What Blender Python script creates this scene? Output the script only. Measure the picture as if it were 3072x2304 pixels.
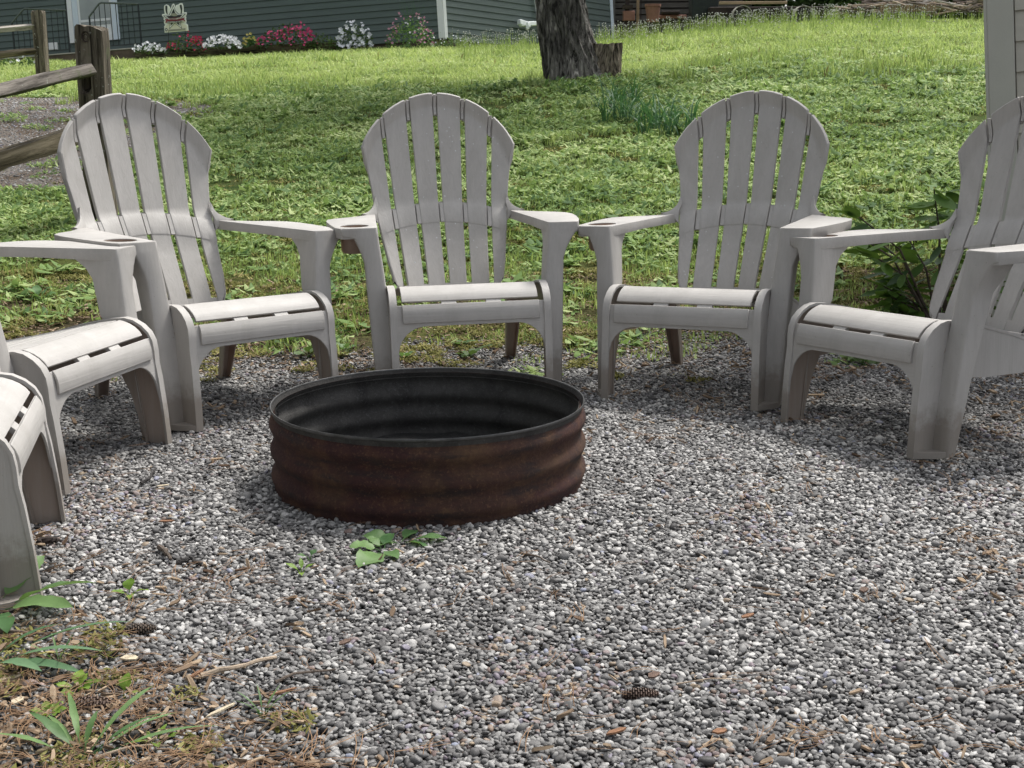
import bpy, bmesh, math, random
import numpy as np
from mathutils import Vector, Matrix
from mathutils.geometry import tessellate_polygon

for o in list(bpy.data.objects): bpy.data.objects.remove(o)
SC = bpy.context.scene
COL = SC.collection
rng = np.random.default_rng(7)
random.seed(7)

# ------------------------------------------------------------------ camera
F_PX, PITCH, ROLL, CAM_H = 3929.74, 0.21771, -0.00671, 0.96127
cam = bpy.data.objects.new('camera', bpy.data.cameras.new('camera'))
COL.objects.link(cam)
cam.data.sensor_width = 36.0
cam.data.lens = F_PX / 3072 * 36.0
cam.data.clip_start = 0.05
cam.data.clip_end = 600
cam.matrix_world = (Matrix.Translation((0, 0, CAM_H)) @ Matrix.Rotation(math.pi/2 - PITCH, 4, 'X')
                    @ Matrix.Rotation(ROLL, 4, 'Z'))
SC.camera = cam

# ------------------------------------------------------------------ sky, sun, exposure
SUN_AZ, SUN_EL = math.radians(44), math.radians(60)      # azimuth clockwise from +Y (towards +X)
world = bpy.data.worlds.new('World'); SC.world = world
world.use_nodes = True
wn = world.node_tree; wn.nodes.clear()
w_out = wn.nodes.new('ShaderNodeOutputWorld'); w_bg = wn.nodes.new('ShaderNodeBackground')
w_sky = wn.nodes.new('ShaderNodeTexSky'); w_sky.sky_type = 'NISHITA'
w_sky.sun_disc = False; w_sky.sun_elevation = SUN_EL; w_sky.sun_rotation = SUN_AZ
w_sky.air_density = 1.0; w_sky.dust_density = 4.0; w_sky.ozone_density = 1.0
w_hs = wn.nodes.new('ShaderNodeHueSaturation'); w_hs.inputs['Saturation'].default_value = 0.28
wn.links.new(w_sky.outputs[0], w_hs.inputs['Color']); wn.links.new(w_hs.outputs[0], w_bg.inputs[0])
w_bg.inputs[1].default_value = 0.15
wn.links.new(w_bg.outputs[0], w_out.inputs[0])
sun = bpy.data.objects.new('sun', bpy.data.lights.new('sun', 'SUN'))
COL.objects.link(sun)
sun.data.energy = 2.5; sun.data.angle = math.radians(10); sun.data.color = (1.0, 0.97, 0.91)
sd = Vector((math.sin(SUN_AZ)*math.cos(SUN_EL), math.cos(SUN_AZ)*math.cos(SUN_EL), math.sin(SUN_EL)))
sun.rotation_euler = sd.to_track_quat('Z', 'Y').to_euler()
sun.location = (6, 6, 12)
SC.view_settings.view_transform = 'Standard'; SC.view_settings.look = 'None'
SC.view_settings.exposure = 0.58; SC.view_settings.gamma = 1.0
SC.view_settings.use_curve_mapping = False
SC.cycles.max_bounces = 8
SC.cycles.transparent_max_bounces = 8

# ------------------------------------------------------------------ helpers
CP, SP_ = math.cos(PITCH), math.sin(PITCH)
CR, SR = math.cos(ROLL), math.sin(ROLL)
GUP = Vector((-0.0547, 0.126, 0.9905)).normalized()       # true vertical of the buildings (the yard slopes)

def ray(px, py):
    u, v = px-1536, py-1152
    u, v = u*CR+v*SR, -u*SR+v*CR
    d = (u/F_PX, 1.0, -v/F_PX)
    return Vector((d[0], d[1]*CP+d[2]*SP_, -d[1]*SP_+d[2]*CP))

def at(px, py, Y):
    """point of the place that the photo pixel shows, at distance Y in front of the viewer"""
    d = ray(px, py); t = Y/d.y
    return Vector((0, 0, CAM_H)) + d*t

def vnoise(x, y, scale, seed=0):
    x = np.asarray(x, float)/scale; y = np.asarray(y, float)/scale
    xi = np.floor(x).astype(np.int64); yi = np.floor(y).astype(np.int64)
    fx = x-xi; fy = y-yi; fx = fx*fx*(3-2*fx); fy = fy*fy*(3-2*fy)
    def h(a, b):
        n = (a*374761393 + b*668265263 + seed*1442695041) & 0xffffffff
        n = ((n ^ (n >> 13))*1274126177) & 0xffffffff
        return ((n ^ (n >> 16)) & 0xffff)/65535.0
    return ((h(xi, yi)*(1-fx)+h(xi+1, yi)*fx)*(1-fy) + (h(xi, yi+1)*(1-fx)+h(xi+1, yi+1)*fx)*fy)

def fbm(x, y, s, seed=0):
    return 0.55*vnoise(x, y, s, seed)+0.3*vnoise(x, y, s/2.1, seed+1)+0.15*vnoise(x, y, s/4.3, seed+2)

def sstep(a, b, x):
    t = np.clip((np.asarray(x, float)-a)/(b-a), 0, 1); return t*t*(3-2*t)

GY = [-50, 4.7, 5.4, 6.5, 8, 10, 12, 14, 17, 20, 23, 26, 40, 200]
GZ = [0, 0, .035, .14, .32, .56, .80, 1.00, 1.27, 1.50, 1.68, 1.83, 2.3, 6.0]
def ground_z(x, y):
    x = np.asarray(x, float); y = np.asarray(y, float)
    z = np.interp(y, GY, GZ)
    r = x/np.maximum(y, 1)
    z = z*(1 + 0.225*sstep(0.0, 0.25, r) - 0.11*sstep(.06, .32, -r))
    z = z + 0.10*np.exp(-(((x-0.75)/1.3)**2+((y-13.9)/1.3)**2))
    z = z + 0.05*(fbm(x, y, 1.6, 3)-0.5)*sstep(5, 8, y)
    z = z - 0.010 + 0.008*(vnoise(x, y, 0.5, 9)-0.5)*(1-sstep(4.5, 5, y))
    return z

def hit_ground(px, py):
    d = ray(px, py); o = Vector((0, 0, CAM_H)); t = 0.5
    for _ in range(4000):
        p = o+d*t
        if p.z <= float(ground_z(p.x, p.y)): return p
        t += 0.01
    return p

class MB:
    def __init__(s): s.v = []; s.f = []; s.m = []
    def add(s, vs, fs, mi=0):
        b = len(s.v); s.v += [tuple(v) for v in vs]; s.f += [tuple(b+i for i in f) for f in fs]; s.m += [mi]*len(fs)
    def box(s, c, size, rot=None, mi=0):
        hx, hy, hz = (k/2 for k in size)
        vs = [Vector((sx*hx, sy*hy, sz*hz)) for sz in (-1, 1) for sy in (-1, 1) for sx in (-1, 1)]
        if rot is not None: vs = [rot @ v for v in vs]
        c = Vector(c)
        s.add([v+c for v in vs], [(0, 2, 3, 1), (4, 5, 7, 6), (0, 1, 5, 4), (2, 6, 7, 3), (0, 4, 6, 2), (1, 3, 7, 5)], mi)
    def quadbox(s, p, q, w, h, up=(0, 0, 1), mi=0):
        """bar from p to q"""
        p, q = Vector(p), Vector(q); d = (q-p).normalized(); up = Vector(up)
        sd_ = d.cross(up).normalized(); up2 = sd_.cross(d).normalized()
        vs = []
        for e in (p, q):
            for a, b in ((-1, -1), (1, -1), (1, 1), (-1, 1)): vs.append(e+sd_*(a*w/2)+up2*(b*h/2))
        s.add(vs, [(0, 1, 2, 3), (7, 6, 5, 4), (0, 4, 5, 1), (1, 5, 6, 2), (2, 6, 7, 3), (3, 7, 4, 0)], mi)
    def tube(s, pts, rad, n=8, mi=0, cap=True):
        pts = [Vector(p) for p in pts]
        if not isinstance(rad, (list, tuple)): rad = [rad]*len(pts)
        vs = []
        for i, p in enumerate(pts):
            d = (pts[min(i+1, len(pts)-1)]-pts[max(i-1, 0)]).normalized()
            a = d.orthogonal().normalized() if abs(d.z) > .9 else d.cross(Vector((0, 0, 1))).normalized()
            b = d.cross(a)
            for k in range(n):
                t = 2*math.pi*k/n; vs.append(p+(a*math.cos(t)+b*math.sin(t))*rad[i])
        fs = []
        for i in range(len(pts)-1):
            for k in range(n): fs.append((i*n+k, i*n+(k+1) % n, (i+1)*n+(k+1) % n, (i+1)*n+k))
        if cap: fs.append(tuple(range(n-1, -1, -1))); fs.append(tuple((len(pts)-1)*n+k for k in range(n)))
        s.add(vs, fs, mi)
    def shell(s, P, t, mi=0, mb_=None):
        """grid of front points P[u][v], given thickness t away from the front (to the left of du x dv)"""
        nu, nv = len(P), len(P[0]); P = [[Vector(p) for p in r] for r in P]
        N = []
        for i in range(nu):
            row = []
            for j in range(nv):
                du = P[(i+1) if i < nu-1 else i][j]-P[(i-1) if i > 0 else i][j]
                dv = P[i][(j+1) if j < nv-1 else j]-P[i][(j-1) if j > 0 else j]
                n = du.cross(dv)
                row.append(n.normalized() if n.length > 1e-12 else Vector((0, 0, 1)))
            N.append(row)
        A = [P[i][j] for i in range(nu) for j in range(nv)]
        B = [P[i][j]-N[i][j]*t for i in range(nu) for j in range(nv)]
        o = nu*nv; I = lambda i, j: i*nv+j
        fs = []
        for i in range(nu-1):
            for j in range(nv-1):
                fs.append((I(i, j), I(i+1, j), I(i+1, j+1), I(i, j+1)))
                fs.append((o+I(i, j), o+I(i, j+1), o+I(i+1, j+1), o+I(i+1, j)))
        for j in range(nv-1):
            fs.append((I(0, j), I(0, j+1), o+I(0, j+1), o+I(0, j)))
            fs.append((I(nu-1, j), o+I(nu-1, j), o+I(nu-1, j+1), I(nu-1, j+1)))
        for i in range(nu-1):
            fs.append((I(i, 0), o+I(i, 0), o+I(i+1, 0), I(i+1, 0)))
            fs.append((I(i, nv-1), I(i+1, nv-1), o+I(i+1, nv-1), o+I(i, nv-1)))
        s.add(A+B, fs, mi)
        if mb_ is not None:
            k0 = len(s.m)-len(fs)
            for i in range((nu-1)*(nv-1)): s.m[k0+2*i+1] = mb_
    def prism(s, loops, fn_a, fn_b, mi=0, ma=None):
        """loops: outer 2D loop, then holes; fn_a / fn_b map a 2D point to the two faces"""
        flat = [p for l in loops for p in l]
        tris = tessellate_polygon([[Vector((p[0], p[1], 0)) for p in l] for l in loops])
        n = len(flat)
        vs = [fn_a(*p) for p in flat]+[fn_b(*p) for p in flat]
        fs = [tuple(t) for t in tris]+[tuple(n+i for i in reversed(t)) for t in tris]
        b = 0
        for l in loops:
            m = len(l)
            for i in range(m): fs.append((b+i, b+(i+1) % m, n+b+(i+1) % m, n+b+i))
            b += m
        s.add(vs, fs, mi)
        if ma is not None:
            k0 = len(s.m)-len(fs)
            for i in range(len(tris)): s.m[k0+i] = ma
    def build(s, name, mats, parent=None, bevel=0.0, smooth=True, angle=38, seg=1):
        me = bpy.data.meshes.new(name)
        me.from_pydata(s.v, [], s.f)
        bm = bmesh.new(); bm.from_mesh(me)
        for i, f in enumerate(bm.faces): f.material_index = s.m[i]
        bmesh.ops.recalc_face_normals(bm, faces=bm.faces)
        if bevel > 0:
            es = [e for e in bm.edges if len(e.link_faces) == 2 and e.calc_face_angle(0) > math.radians(angle)]
            bmesh.ops.bevel(bm, geom=es, offset=bevel, segments=seg, profile=0.5, affect='EDGES', clamp_overlap=True)
        if smooth:
            for f in bm.faces: f.smooth = True
            for e in bm.edges:
                if len(e.link_faces) == 2 and e.calc_face_angle(0) > math.radians(angle): e.smooth = False
        bm.to_mesh(me); bm.free()
        for m in (mats if isinstance(mats, (list, tuple)) else [mats]): me.materials.append(m)
        return link(name, me, parent)

def link(name, me, parent=None):
    o = bpy.data.objects.new(name, me); COL.objects.link(o)
    if parent is not None: o.parent = parent
    return o

def tag(o, label=None, cat=None, group=None, kind=None):
    if label: o['label'] = label
    if cat: o['category'] = cat
    if group: o['group'] = group
    if kind: o['kind'] = kind
    return o

def empty(name, loc=(0, 0, 0), rz=0.0):
    o = bpy.data.objects.new(name, None); COL.objects.link(o)
    o.empty_display_size = 0.1
    o.location = loc; o.rotation_euler = (0, 0, rz)
    return o

def copy_tree(o, parent=None):
    c = o.copy(); COL.objects.link(c)
    if parent is not None: c.parent = parent
    for ch in CH.get(o.name, []) or [k for k in bpy.data.objects if k.parent == o]:
        copy_tree(ch, c)
    return c
CH = {}

# ------------------------------------------------------------------ materials
class NT:
    def __init__(s, name):
        s.m = bpy.data.materials.new(name); s.m.use_nodes = True; s.t = s.m.node_tree; s.t.nodes.clear()
        s.out = s.n('ShaderNodeOutputMaterial')
    def n(s, t, **kw):
        nd = s.t.nodes.new(t)
        for k, v in kw.items(): setattr(nd, k, v)
        return nd
    def l(s, a, b): s.t.links.new(a, b)
    def coord(s, kind='Object', scale=(1, 1, 1), rot=(0, 0, 0)):
        c = s.n('ShaderNodeTexCoord'); mp = s.n('ShaderNodeMapping')
        mp.inputs['Scale'].default_value = scale; mp.inputs['Rotation'].default_value = rot
        s.l(c.outputs[kind], mp.inputs[0]); return mp.outputs[0]
    def pos(s, scale=(1, 1, 1)):
        c = s.n('ShaderNodeNewGeometry'); mp = s.n('ShaderNodeMapping'); mp.inputs['Scale'].default_value = scale
        s.l(c.outputs['Position'], mp.inputs[0]); return mp.outputs[0]
    def noise(s, vec, scale, detail=4, rough=.55, dist=0):
        k = s.n('ShaderNodeTexNoise'); k.inputs['Scale'].default_value = scale; k.inputs['Detail'].default_value = detail
        k.inputs['Roughness'].default_value = rough; k.inputs['Distortion'].default_value = dist
        if vec is not None: s.l(vec, k.inputs['Vector'])
        return k.outputs['Fac']
    def ramp(s, fac, stops, interp='LINEAR'):
        r = s.n('ShaderNodeValToRGB'); r.color_ramp.interpolation = interp
        e = r.color_ramp.elements
        while len(e) > 1: e.remove(e[-1])
        e[0].position = stops[0][0]; e[0].color = c4(stops[0][1])
        for p, c in stops[1:]:
            k = e.new(p); k.color = c4(c)
        s.l(fac, r.inputs[0]); return r.outputs[0]
    def mix(s, fac, a, b, mode='MIX'):
        k = s.n('ShaderNodeMix'); k.data_type = 'RGBA'; k.blend_type = mode
        for v, i in ((fac, 0), (a, 6), (b, 7)):
            if hasattr(v, 'links'): s.l(v, k.inputs[i])
            else: k.inputs[i].default_value = v if i == 0 else c4(v)
        return k.outputs[2]
    def bump(s, h, strength=.3, dist=.01, normal=None):
        b = s.n('ShaderNodeBump'); b.inputs['Strength'].default_value = strength; b.inputs['Distance'].default_value = dist
        s.l(h, b.inputs['Height'])
        if normal is not None: s.l(normal, b.inputs['Normal'])
        return b.outputs[0]
    def bsdf(s, color, rough=.7, normal=None, metal=0.0, spec=.5, coat=0.0):
        p = s.n('ShaderNodeBsdfPrincipled')
        for v, k in ((color, 'Base Color'), (rough, 'Roughness'), (metal, 'Metallic')):
            if hasattr(v, 'links'): s.l(v, p.inputs[k])
            else: p.inputs[k].default_value = c4(v) if k == 'Base Color' else v
        p.inputs['Specular IOR Level'].default_value = spec
        if normal is not None: s.l(normal, p.inputs['Normal'])
        return p
    def finish(s, p, trans=None, tfac=.3):
        if trans is None: s.l(p.outputs[0], s.out.inputs[0])
        else:
            t = s.n('ShaderNodeBsdfTranslucent')
            if hasattr(trans, 'links'): s.l(trans, t.inputs[0])
            else: t.inputs[0].default_value = c4(trans)
            m = s.n('ShaderNodeMixShader'); m.inputs[0].default_value = tfac
            s.l(p.outputs[0], m.inputs[1]); s.l(t.outputs[0], m.inputs[2]); s.l(m.outputs[0], s.out.inputs[0])
        return s.m
def c4(c):
    if isinstance(c, (int, float)): c = (c, c, c)
    return tuple(c) if len(c) == 4 else (*c, 1.0)

M = {}
def mat_resin(name, grain_axis):
    t = NT(name)
    sc = {'z': (70, 70, 3.0), 'x': (3.0, 70, 70)}[grain_axis]
    v = t.coord('Object', sc)
    g = t.noise(v, 1.0, 5, .6, 1.2)
    v2 = t.coord('Object', (9, 9, 9)); blot = t.noise(v2, 1, 4, .6)
    col = t.mix(blot, (.455, .437, .415), (.52, .503, .482))
    gr = t.ramp(g, [(.35, .90), (.6, 1.0)])
    col = t.mix(.55, col, gr, 'MULTIPLY')
    inf = t.n('ShaderNodeObjectInfo')
    dirt = t.ramp(t.noise(t.coord('Object', (30, 30, 30)), 1, 6, .7), [(.62, 1.0), (.78, .86)])
    col = t.mix(.7, col, dirt, 'MULTIPLY')
    sp_ = t.n('ShaderNodeSeparateXYZ'); t.l(t.coord('Object', (1, 1, 1)), sp_.inputs[0])
    zn = t.n('ShaderNodeMath', operation='MULTIPLY_ADD'); t.l(t.noise(t.coord('Object', (22, 22, 22)), 1, 5, .7), zn.inputs[0]); zn.inputs[1].default_value = -.16
    t.l(sp_.outputs[2], zn.inputs[2])
    col = t.mix(t.ramp(zn.outputs[0], [(.0, .60), (.06, 0)]), col, (.16, .125, .09))
    spk = t.noise(t.coord('Object', (1, 1, 1)), 150, 2, .5)
    col = t.mix(t.ramp(spk, [(.70, 0), (.76, .45)]), col, (.15, .13, .09))
    wst = t.noise(t.coord('Object', (7, 7, 2.2)), 1, 6, .72, 1.5)
    col = t.mix(t.ramp(wst, [(.40, .22), (.62, 0)]), col, (.24, .225, .20))
    rough = t.ramp(blot, [(.3, .50), (.7, .66)])
    p = t.bsdf(col, rough, t.bump(g, .6, .0016), spec=.45)
    return t.finish(p, (.42, .30, .21), .10)
M['resin'] = mat_resin('resin_taupe', 'z')
M['resin_x'] = mat_resin('resin_taupe_cross_grain', 'x')

def simple(name, col, rough=.7, metal=0., var=.15, scale=8, bump=0., bscale=40, stretch=(1, 1, 1), spec=.4):
    t = NT(name)
    v = t.coord('Object', stretch)
    n = t.noise(v, scale, 5, .6)
    c0 = tuple(k*(1-var) for k in col); c1 = tuple(min(1, k*(1+var)) for k in col)
    c = t.ramp(n, [(.3, c0), (.7, c1)])
    nm = t.bump(t.noise(v, bscale, 5, .65), bump, .01) if bump else None
    return t.finish(t.bsdf(c, rough, nm, metal, spec))

def mat_pebble():
    t = NT('pebble_stone')
    at_ = t.n('ShaderNodeAttribute'); at_.attribute_type = 'INSTANCER'; at_.attribute_name = 'tint'
    inf = t.n('ShaderNodeObjectInfo')
    grey = t.ramp(at_.outputs['Fac'], [(0, (.040, .038, .038)), (.25, (.095, .092, .091)), (.5, (.172, .168, .165)),
        (.75, (.275, .270, .262)), (.90, (.47, .46, .445)), (.93, (.16, .11, .10)), (.955, (.28, .22, .15)), (.975, (.19, .15, .17)), (1.0, (.25, .27, .34))])
    nz = t.noise(t.coord('Object', (1, 1, 1)), 1.3, 5, .7)
    gen = t.noise(t.pos((1, 1, 1)), 420, 4, .7)
    col = t.mix(.5, grey, t.ramp(gen, [(.35, .55), (.65, 1.3)]), 'MULTIPLY')
    p = t.bsdf(col, .62, t.bump(gen, .25, .002), spec=.45)
    return t.finish(p)
M['pebble'] = mat_pebble()

def mat_leafy(name, dark, mid, light, trans, tfac=.35, rough=.5, gloss=.35):
    """colour by per-instance tint and object position"""
    t = NT(name)
    a = t.n('ShaderNodeAttribute'); a.attribute_type = 'INSTANCER'; a.attribute_name = 'tint'
    b = t.n('ShaderNodeAttribute'); b.attribute_type = 'GEOMETRY'; b.attribute_name = 'shade'
    s_ = t.n('ShaderNodeMath', operation='ADD'); t.l(a.outputs['Fac'], s_.inputs[0]); t.l(b.outputs['Fac'], s_.inputs[1])
    col = t.ramp(s_.outputs[0], [(0.0, dark), (.5, mid), (1.0, light)])
    tr = t.mix(.6, col, trans)
    p = t.bsdf(col, rough, spec=gloss)
    return t.finish(p, tr, tfac)
M['grass'] = mat_leafy('grass_blades', (.070, .125, .032), (.245, .350, .098), (.53, .61, .25), (.44, .56, .14), .38, .6, .2)
M['clover'] = mat_leafy('clover_leaves', (.058, .120, .038), (.205, .315, .100), (.47, .55, .25), (.32, .46, .12), .30, .62, .18)
M['drygrass'] = mat_leafy('dry_grass', (.11, .085, .035), (.21, .17, .065), (.34, .29, .13), (.3, .25, .1), .25)
M['moss'] = mat_leafy('moss_cushion', (.080, .080, .024), (.195, .190, .060), (.34, .31, .13), (.2, .22, .03), .2, .8, .1)

def mat_ground():
    t = NT('yard_soil')
    ps = t.pos()
    sep = t.n('ShaderNodeSeparateXYZ'); t.l(ps, sep.inputs[0])
    big = t.noise(ps, .9, 6, .6); mid = t.noise(ps, 6, 6, .65); fine = t.noise(ps, 70, 5, .7)
    soil = t.ramp(fine, [(.3, (.030, .022, .015)), (.7, (.085, .062, .042))])
    mossy = t.ramp(fine, [(.3, (.040, .050, .014)), (.7, (.120, .125, .035))])
    green = t.ramp(mid, [(.3, (.030, .055, .012)), (.7, (.075, .105, .022))])
    grit = t.ramp(fine, [(.3, (.022, .022, .022)), (.7, (.07, .068, .065))])
    # y: gravel pad -> mossy strip -> lawn
    yn = t.n('ShaderNodeMath', operation='MULTIPLY_ADD'); t.l(mid, yn.inputs[0]); yn.inputs[1].default_value = .9
    t.l(sep.outputs[1], yn.inputs[2])
    f1 = t.n('ShaderNodeMapRange'); t.l(yn.outputs[0], f1.inputs[0]); f1.inputs[1].default_value = 5.0; f1.inputs[2].default_value = 5.5
    f2 = t.n('ShaderNodeMapRange'); t.l(yn.outputs[0], f2.inputs[0]); f2.inputs[1].default_value = 6.5; f2.inputs[2].default_value = 8.5
    mm = t.mix(t.ramp(big, [(.40, 0), (.55, 1)]), soil, mossy)
    c = t.mix(f1.outputs[0], grit, mm)
    c = t.mix(f2.outputs[0], c, t.mix(t.ramp(mid, [(.5, 0), (.8, .8)]), green, soil))
    p = t.bsdf(c, .95, t.bump(fine, .8, .02), spec=.1)
    return t.finish(p)
M['ground'] = mat_ground()

def mat_drive():
    t = NT('driveway_grit'); ps = t.pos()
    fine = t.noise(ps, 60, 6, .75); mid = t.noise(ps, 3, 5, .6)
    a = t.ramp(fine, [(.3, (.10, .085, .072)), (.7, (.34, .31, .28))])
    b = t.ramp(fine, [(.3, (.06, .042, .030)), (.7, (.20, .155, .115))])
    c = t.mix(t.ramp(mid, [(.42, 0), (.6, 1)]), a, b)
    return t.finish(t.bsdf(c, .95, t.bump(fine, .9, .03), spec=.1))
M['drive'] = mat_drive()

def mat_bark(name, d, l_, sx=1.0):
    t = NT(name)
    v = t.coord('Object', (16*sx, 16*sx, 3.0*sx))
    n1 = t.noise(v, 1.0, 7, .68, 1.6); n2 = t.noise(t.coord('Object', (45, 45, 14)), 1, 5, .7); big = t.noise(t.coord('Object', (2.2, 2.2, 1.6)), 1, 4, .6)
    fis = t.ramp(n1, [(.38, 0), (.47, .55), (.60, 1)])
    lc = t.mix(t.ramp(big, [(.42, 0), (.58, 1)]), tuple(q*.42 for q in l_), l_)
    col = t.mix(fis, d, t.mix(.6, lc, t.ramp(n2, [(.3, .45), (.7, 1.3)]), 'MULTIPLY'))
    hgt = t.mix(.25, fis, n2)
    return t.finish(t.bsdf(col, .9, t.bump(hgt, 1.0, .06), spec=.15))
M['bark'] = mat_bark('tree_bark', (.028, .026, .024), (.56, .52, .48))
M['bark_rot'] = mat_bark('weathered_stump_wood', (.035, .028, .022), (.58, .49, .38), 1.3)

def mat_oldwood(name, a, b, axis=0, lichen=True):
    t = NT(name)
    sc = [26, 26, 26]; sc[axis] = 1.6
    v = t.coord('Object', tuple(sc)); g = t.noise(v, 1.0, 7, .7, .6)
    col = t.ramp(g, [(.36, tuple(q*.22 for q in a)), (.45, a), (.62, b)])
    if lichen:
        li = t.ramp(t.noise(t.coord('Object', (13, 13, 13)), 1, 5, .6), [(.60, 0), (.68, 1)])
        li2 = t.ramp(t.noise(t.coord('Object', (34, 34, 34)), 1, 4, .6), [(.66, 0), (.70, 1)])
        col = t.mix(li, col, t.mix(.5, col, (.10, .12, .06)))
        col = t.mix(li2, col, (.36, .37, .33))
    return t.finish(t.bsdf(col, .9, t.bump(g, .9, .012), spec=.15))
M['post'] = mat_oldwood('weathered_cedar_upright', (.080, .068, .052), (.215, .185, .145), 2)
M['rail'] = mat_oldwood('weathered_cedar_rail', (.085, .075, .066), (.24, .215, .19), 0)
M['rail_pale'] = mat_oldwood('pale_split_cedar_rail', (.20, .18, .15), (.50, .47, .42), 0, False)
M['rail_low'] = mat_oldwood('brown_split_cedar_rail', (.085, .070, .045), (.22, .185, .13), 0, False)
M['timber'] = mat_oldwood('bed_timber', (.050, .045, .025), (.12, .105, .060), 0, False)

def mat_rust(inner):
    t = NT('sooty_steel' if inner else 'rusty_steel')
    v = t.coord('Object', (1, 1, 1)); n1 = t.noise(v, 11, 7, .72, .6); n2 = t.noise(v, 130, 6, .75); n3 = t.noise(t.coord('Object', (3, 3, 14)), 3, 6, .6)
    if inner:
        c = t.ramp(n1, [(.3, (.028, .027, .026)), (.7, (.080, .077, .073))])
        c = t.mix(t.ramp(n2, [(.54, 0), (.70, .7)]), c, (.13, .13, .13))
        p = t.bsdf(c, .78, t.bump(n2, .5, .004), .3, .4)
    else:
        c = t.ramp(n1, [(.28, (.026, .012, .013)), (.5, (.046, .018, .017)), (.72, (.085, .040, .022))])
        bg = t.noise(t.coord('Object', (1, 1, 1.6)), 3.2, 5, .65, .5)
        c = t.mix(t.ramp(bg, [(.48, 0), (.64, .50)]), c, t.ramp(n1, [(.35, (.060, .038, .020)), (.65, (.125, .078, .040))]))
        c = t.mix(t.ramp(n3, [(.50, 0), (.66, .85)]), c, (.022, .017, .018))
        c = t.mix(t.ramp(n2, [(.54, 0), (.70, .75)]), c, (.15, .080, .045))
        p = t.bsdf(c, .88, t.bump(n2, .6, .004), .15, .4)
    return t.finish(p)
M['rust'] = mat_rust(False); M['soot'] = mat_rust(True)
M['rim'] = simple('worn_rim_steel', (.10, .10, .10), .45, .6, .4, 20, .2, 60)
M['ash'] = simple('cold_ash', (.018, .018, .018), .95, 0, .6, 12, .8, 80)
M['siding'] = simple('dark_green_grey_siding', (.082, .112, .100), .55, 0, .10, 3, .1, 60, (1, 1, 9))
M['siding_far'] = simple('brown_grey_shed_boards', (.085, .075, .068), .8, 0, .35, 3, .4, 20, (1, 1, 6))
M['trim'] = simple('white_trim', (.72, .74, .73), .45, 0, .05, 3)
M['bluetrim'] = simple('bluish_white_door_trim', (.58, .66, .72), .45, 0, .05, 3)
M['glass'] = simple('grey_storm_glass', (.27, .30, .285), .12, 0, .15, 1.5, spec=.6)
M['shed'] = simple('taupe_green_siding', (.50, .475, .40), .55, 0, .05, 3, .12, 90, (1, 1, 14))
M['shedtrim'] = simple('sage_grey_corner_trim', (.47, .465, .40), .5, 0, .05, 3, .1, 90)
M['iron'] = simple('black_wrought_iron', (.020, .026, .024), .45, .3, .2, 20)
M['iron_lit'] = simple('lit_handrail_iron', (.10, .12, .11), .4, .3, .2, 20)  # lighter copy of the iron: light on the handrail put into the colour
M['concrete'] = simple('stained_concrete', (.10, .075, .055), .9, 0, .5, 4, .5, 30)
M['conc_edge'] = simple('pale_concrete_edge', (.36, .34, .30), .9, 0, .2, 6)
M['roof'] = simple('dark_shingle', (.05, .05, .05), .9, 0, .3, 12, .5, 40)
M['terracotta'] = simple('faded_terracotta', (.26, .13, .10), .8, 0, .2, 5)
M['darkwood'] = simple('dark_stained_wood', (.035, .024, .020), .8, 0, .3, 6, .3, 30)
M['tan'] = simple('tan_board', (.30, .22, .14), .8, 0, .2, 6, .3, 30)
M['pvc'] = simple('white_gutter_pvc', (.78, .82, .82), .4, 0, .04, 3)
M['twig'] = simple('grey_brown_twig', (.10, .078, .062), .85, 0, .4, 30, .5, 80)
M['twig_pale'] = simple('bleached_branch', (.34, .27, .20), .85, 0, .3, 20, .4, 60)
M['char'] = simple('charred_wood', (.030, .027, .026), .7, 0, .4, 30, .8, 60)
M['cone'] = simple('pine_cone_scale', (.115, .080, .064), .8, 0, .5, 60, .4, 80)
M['sgnwhite'] = simple('sign_white', (.80, .82, .78), .5, 0, .03, 4)
M['sgncream'] = simple('sign_cream', (.70, .68, .56), .5, 0, .08, 4)
M['sgnblack'] = simple('sign_black', (.03, .035, .035), .5, 0, .1, 4)
M['sgnred'] = simple('sign_dark_red', (.22, .035, .045), .5, 0, .1, 4)
M['sgngrey'] = simple('sign_grey_print', (.30, .30, .24), .5, 0, .15, 12)

def mat_leaf(name, a, b, trans, rough=.5, vein=True, tf=.25):
    t = NT(name)
    inf = t.n('ShaderNodeObjectInfo')
    bsh = t.n('ShaderNodeAttribute'); bsh.attribute_name = 'shade'
    s_ = t.n('ShaderNodeMath', operation='ADD'); t.l(inf.outputs['Random'], s_.inputs[0]); t.l(bsh.outputs['Fac'], s_.inputs[1])
    mo = t.n('ShaderNodeMath', operation='FRACT'); t.l(s_.outputs[0], mo.inputs[0])
    n = t.noise(t.coord('Object', (1, 1, 1)), 40, 4, .6)
    c = t.mix(mo.outputs[0], a, b)
    c = t.mix(.5, c, t.ramp(n, [(.3, .7), (.7, 1.2)]), 'MULTIPLY')
    return t.finish(t.bsdf(c, rough, t.bump(n, .3, .003), spec=.28), trans, tf)
M['shrubleaf'] = mat_leaf('glossy_shrub_leaf', (.038, .085, .030), (.15, .27, .055), (.22, .38, .05))
M['weedleaf'] = mat_leaf('weed_leaf', (.055, .125, .045), (.15, .25, .09), (.2, .35, .08))
M['limeleaf'] = mat_leaf('lime_leaf', (.12, .22, .03), (.20, .30, .05), (.3, .42, .05))
M['lilyleaf'] = mat_leaf('blue_green_strap_leaf', (.060, .135, .060), (.18, .30, .16), (.08, .2, .06))
M['bedleaf'] = mat_leaf('garden_foliage', (.025, .060, .015), (.10, .16, .05), (.12, .2, .04))
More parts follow.
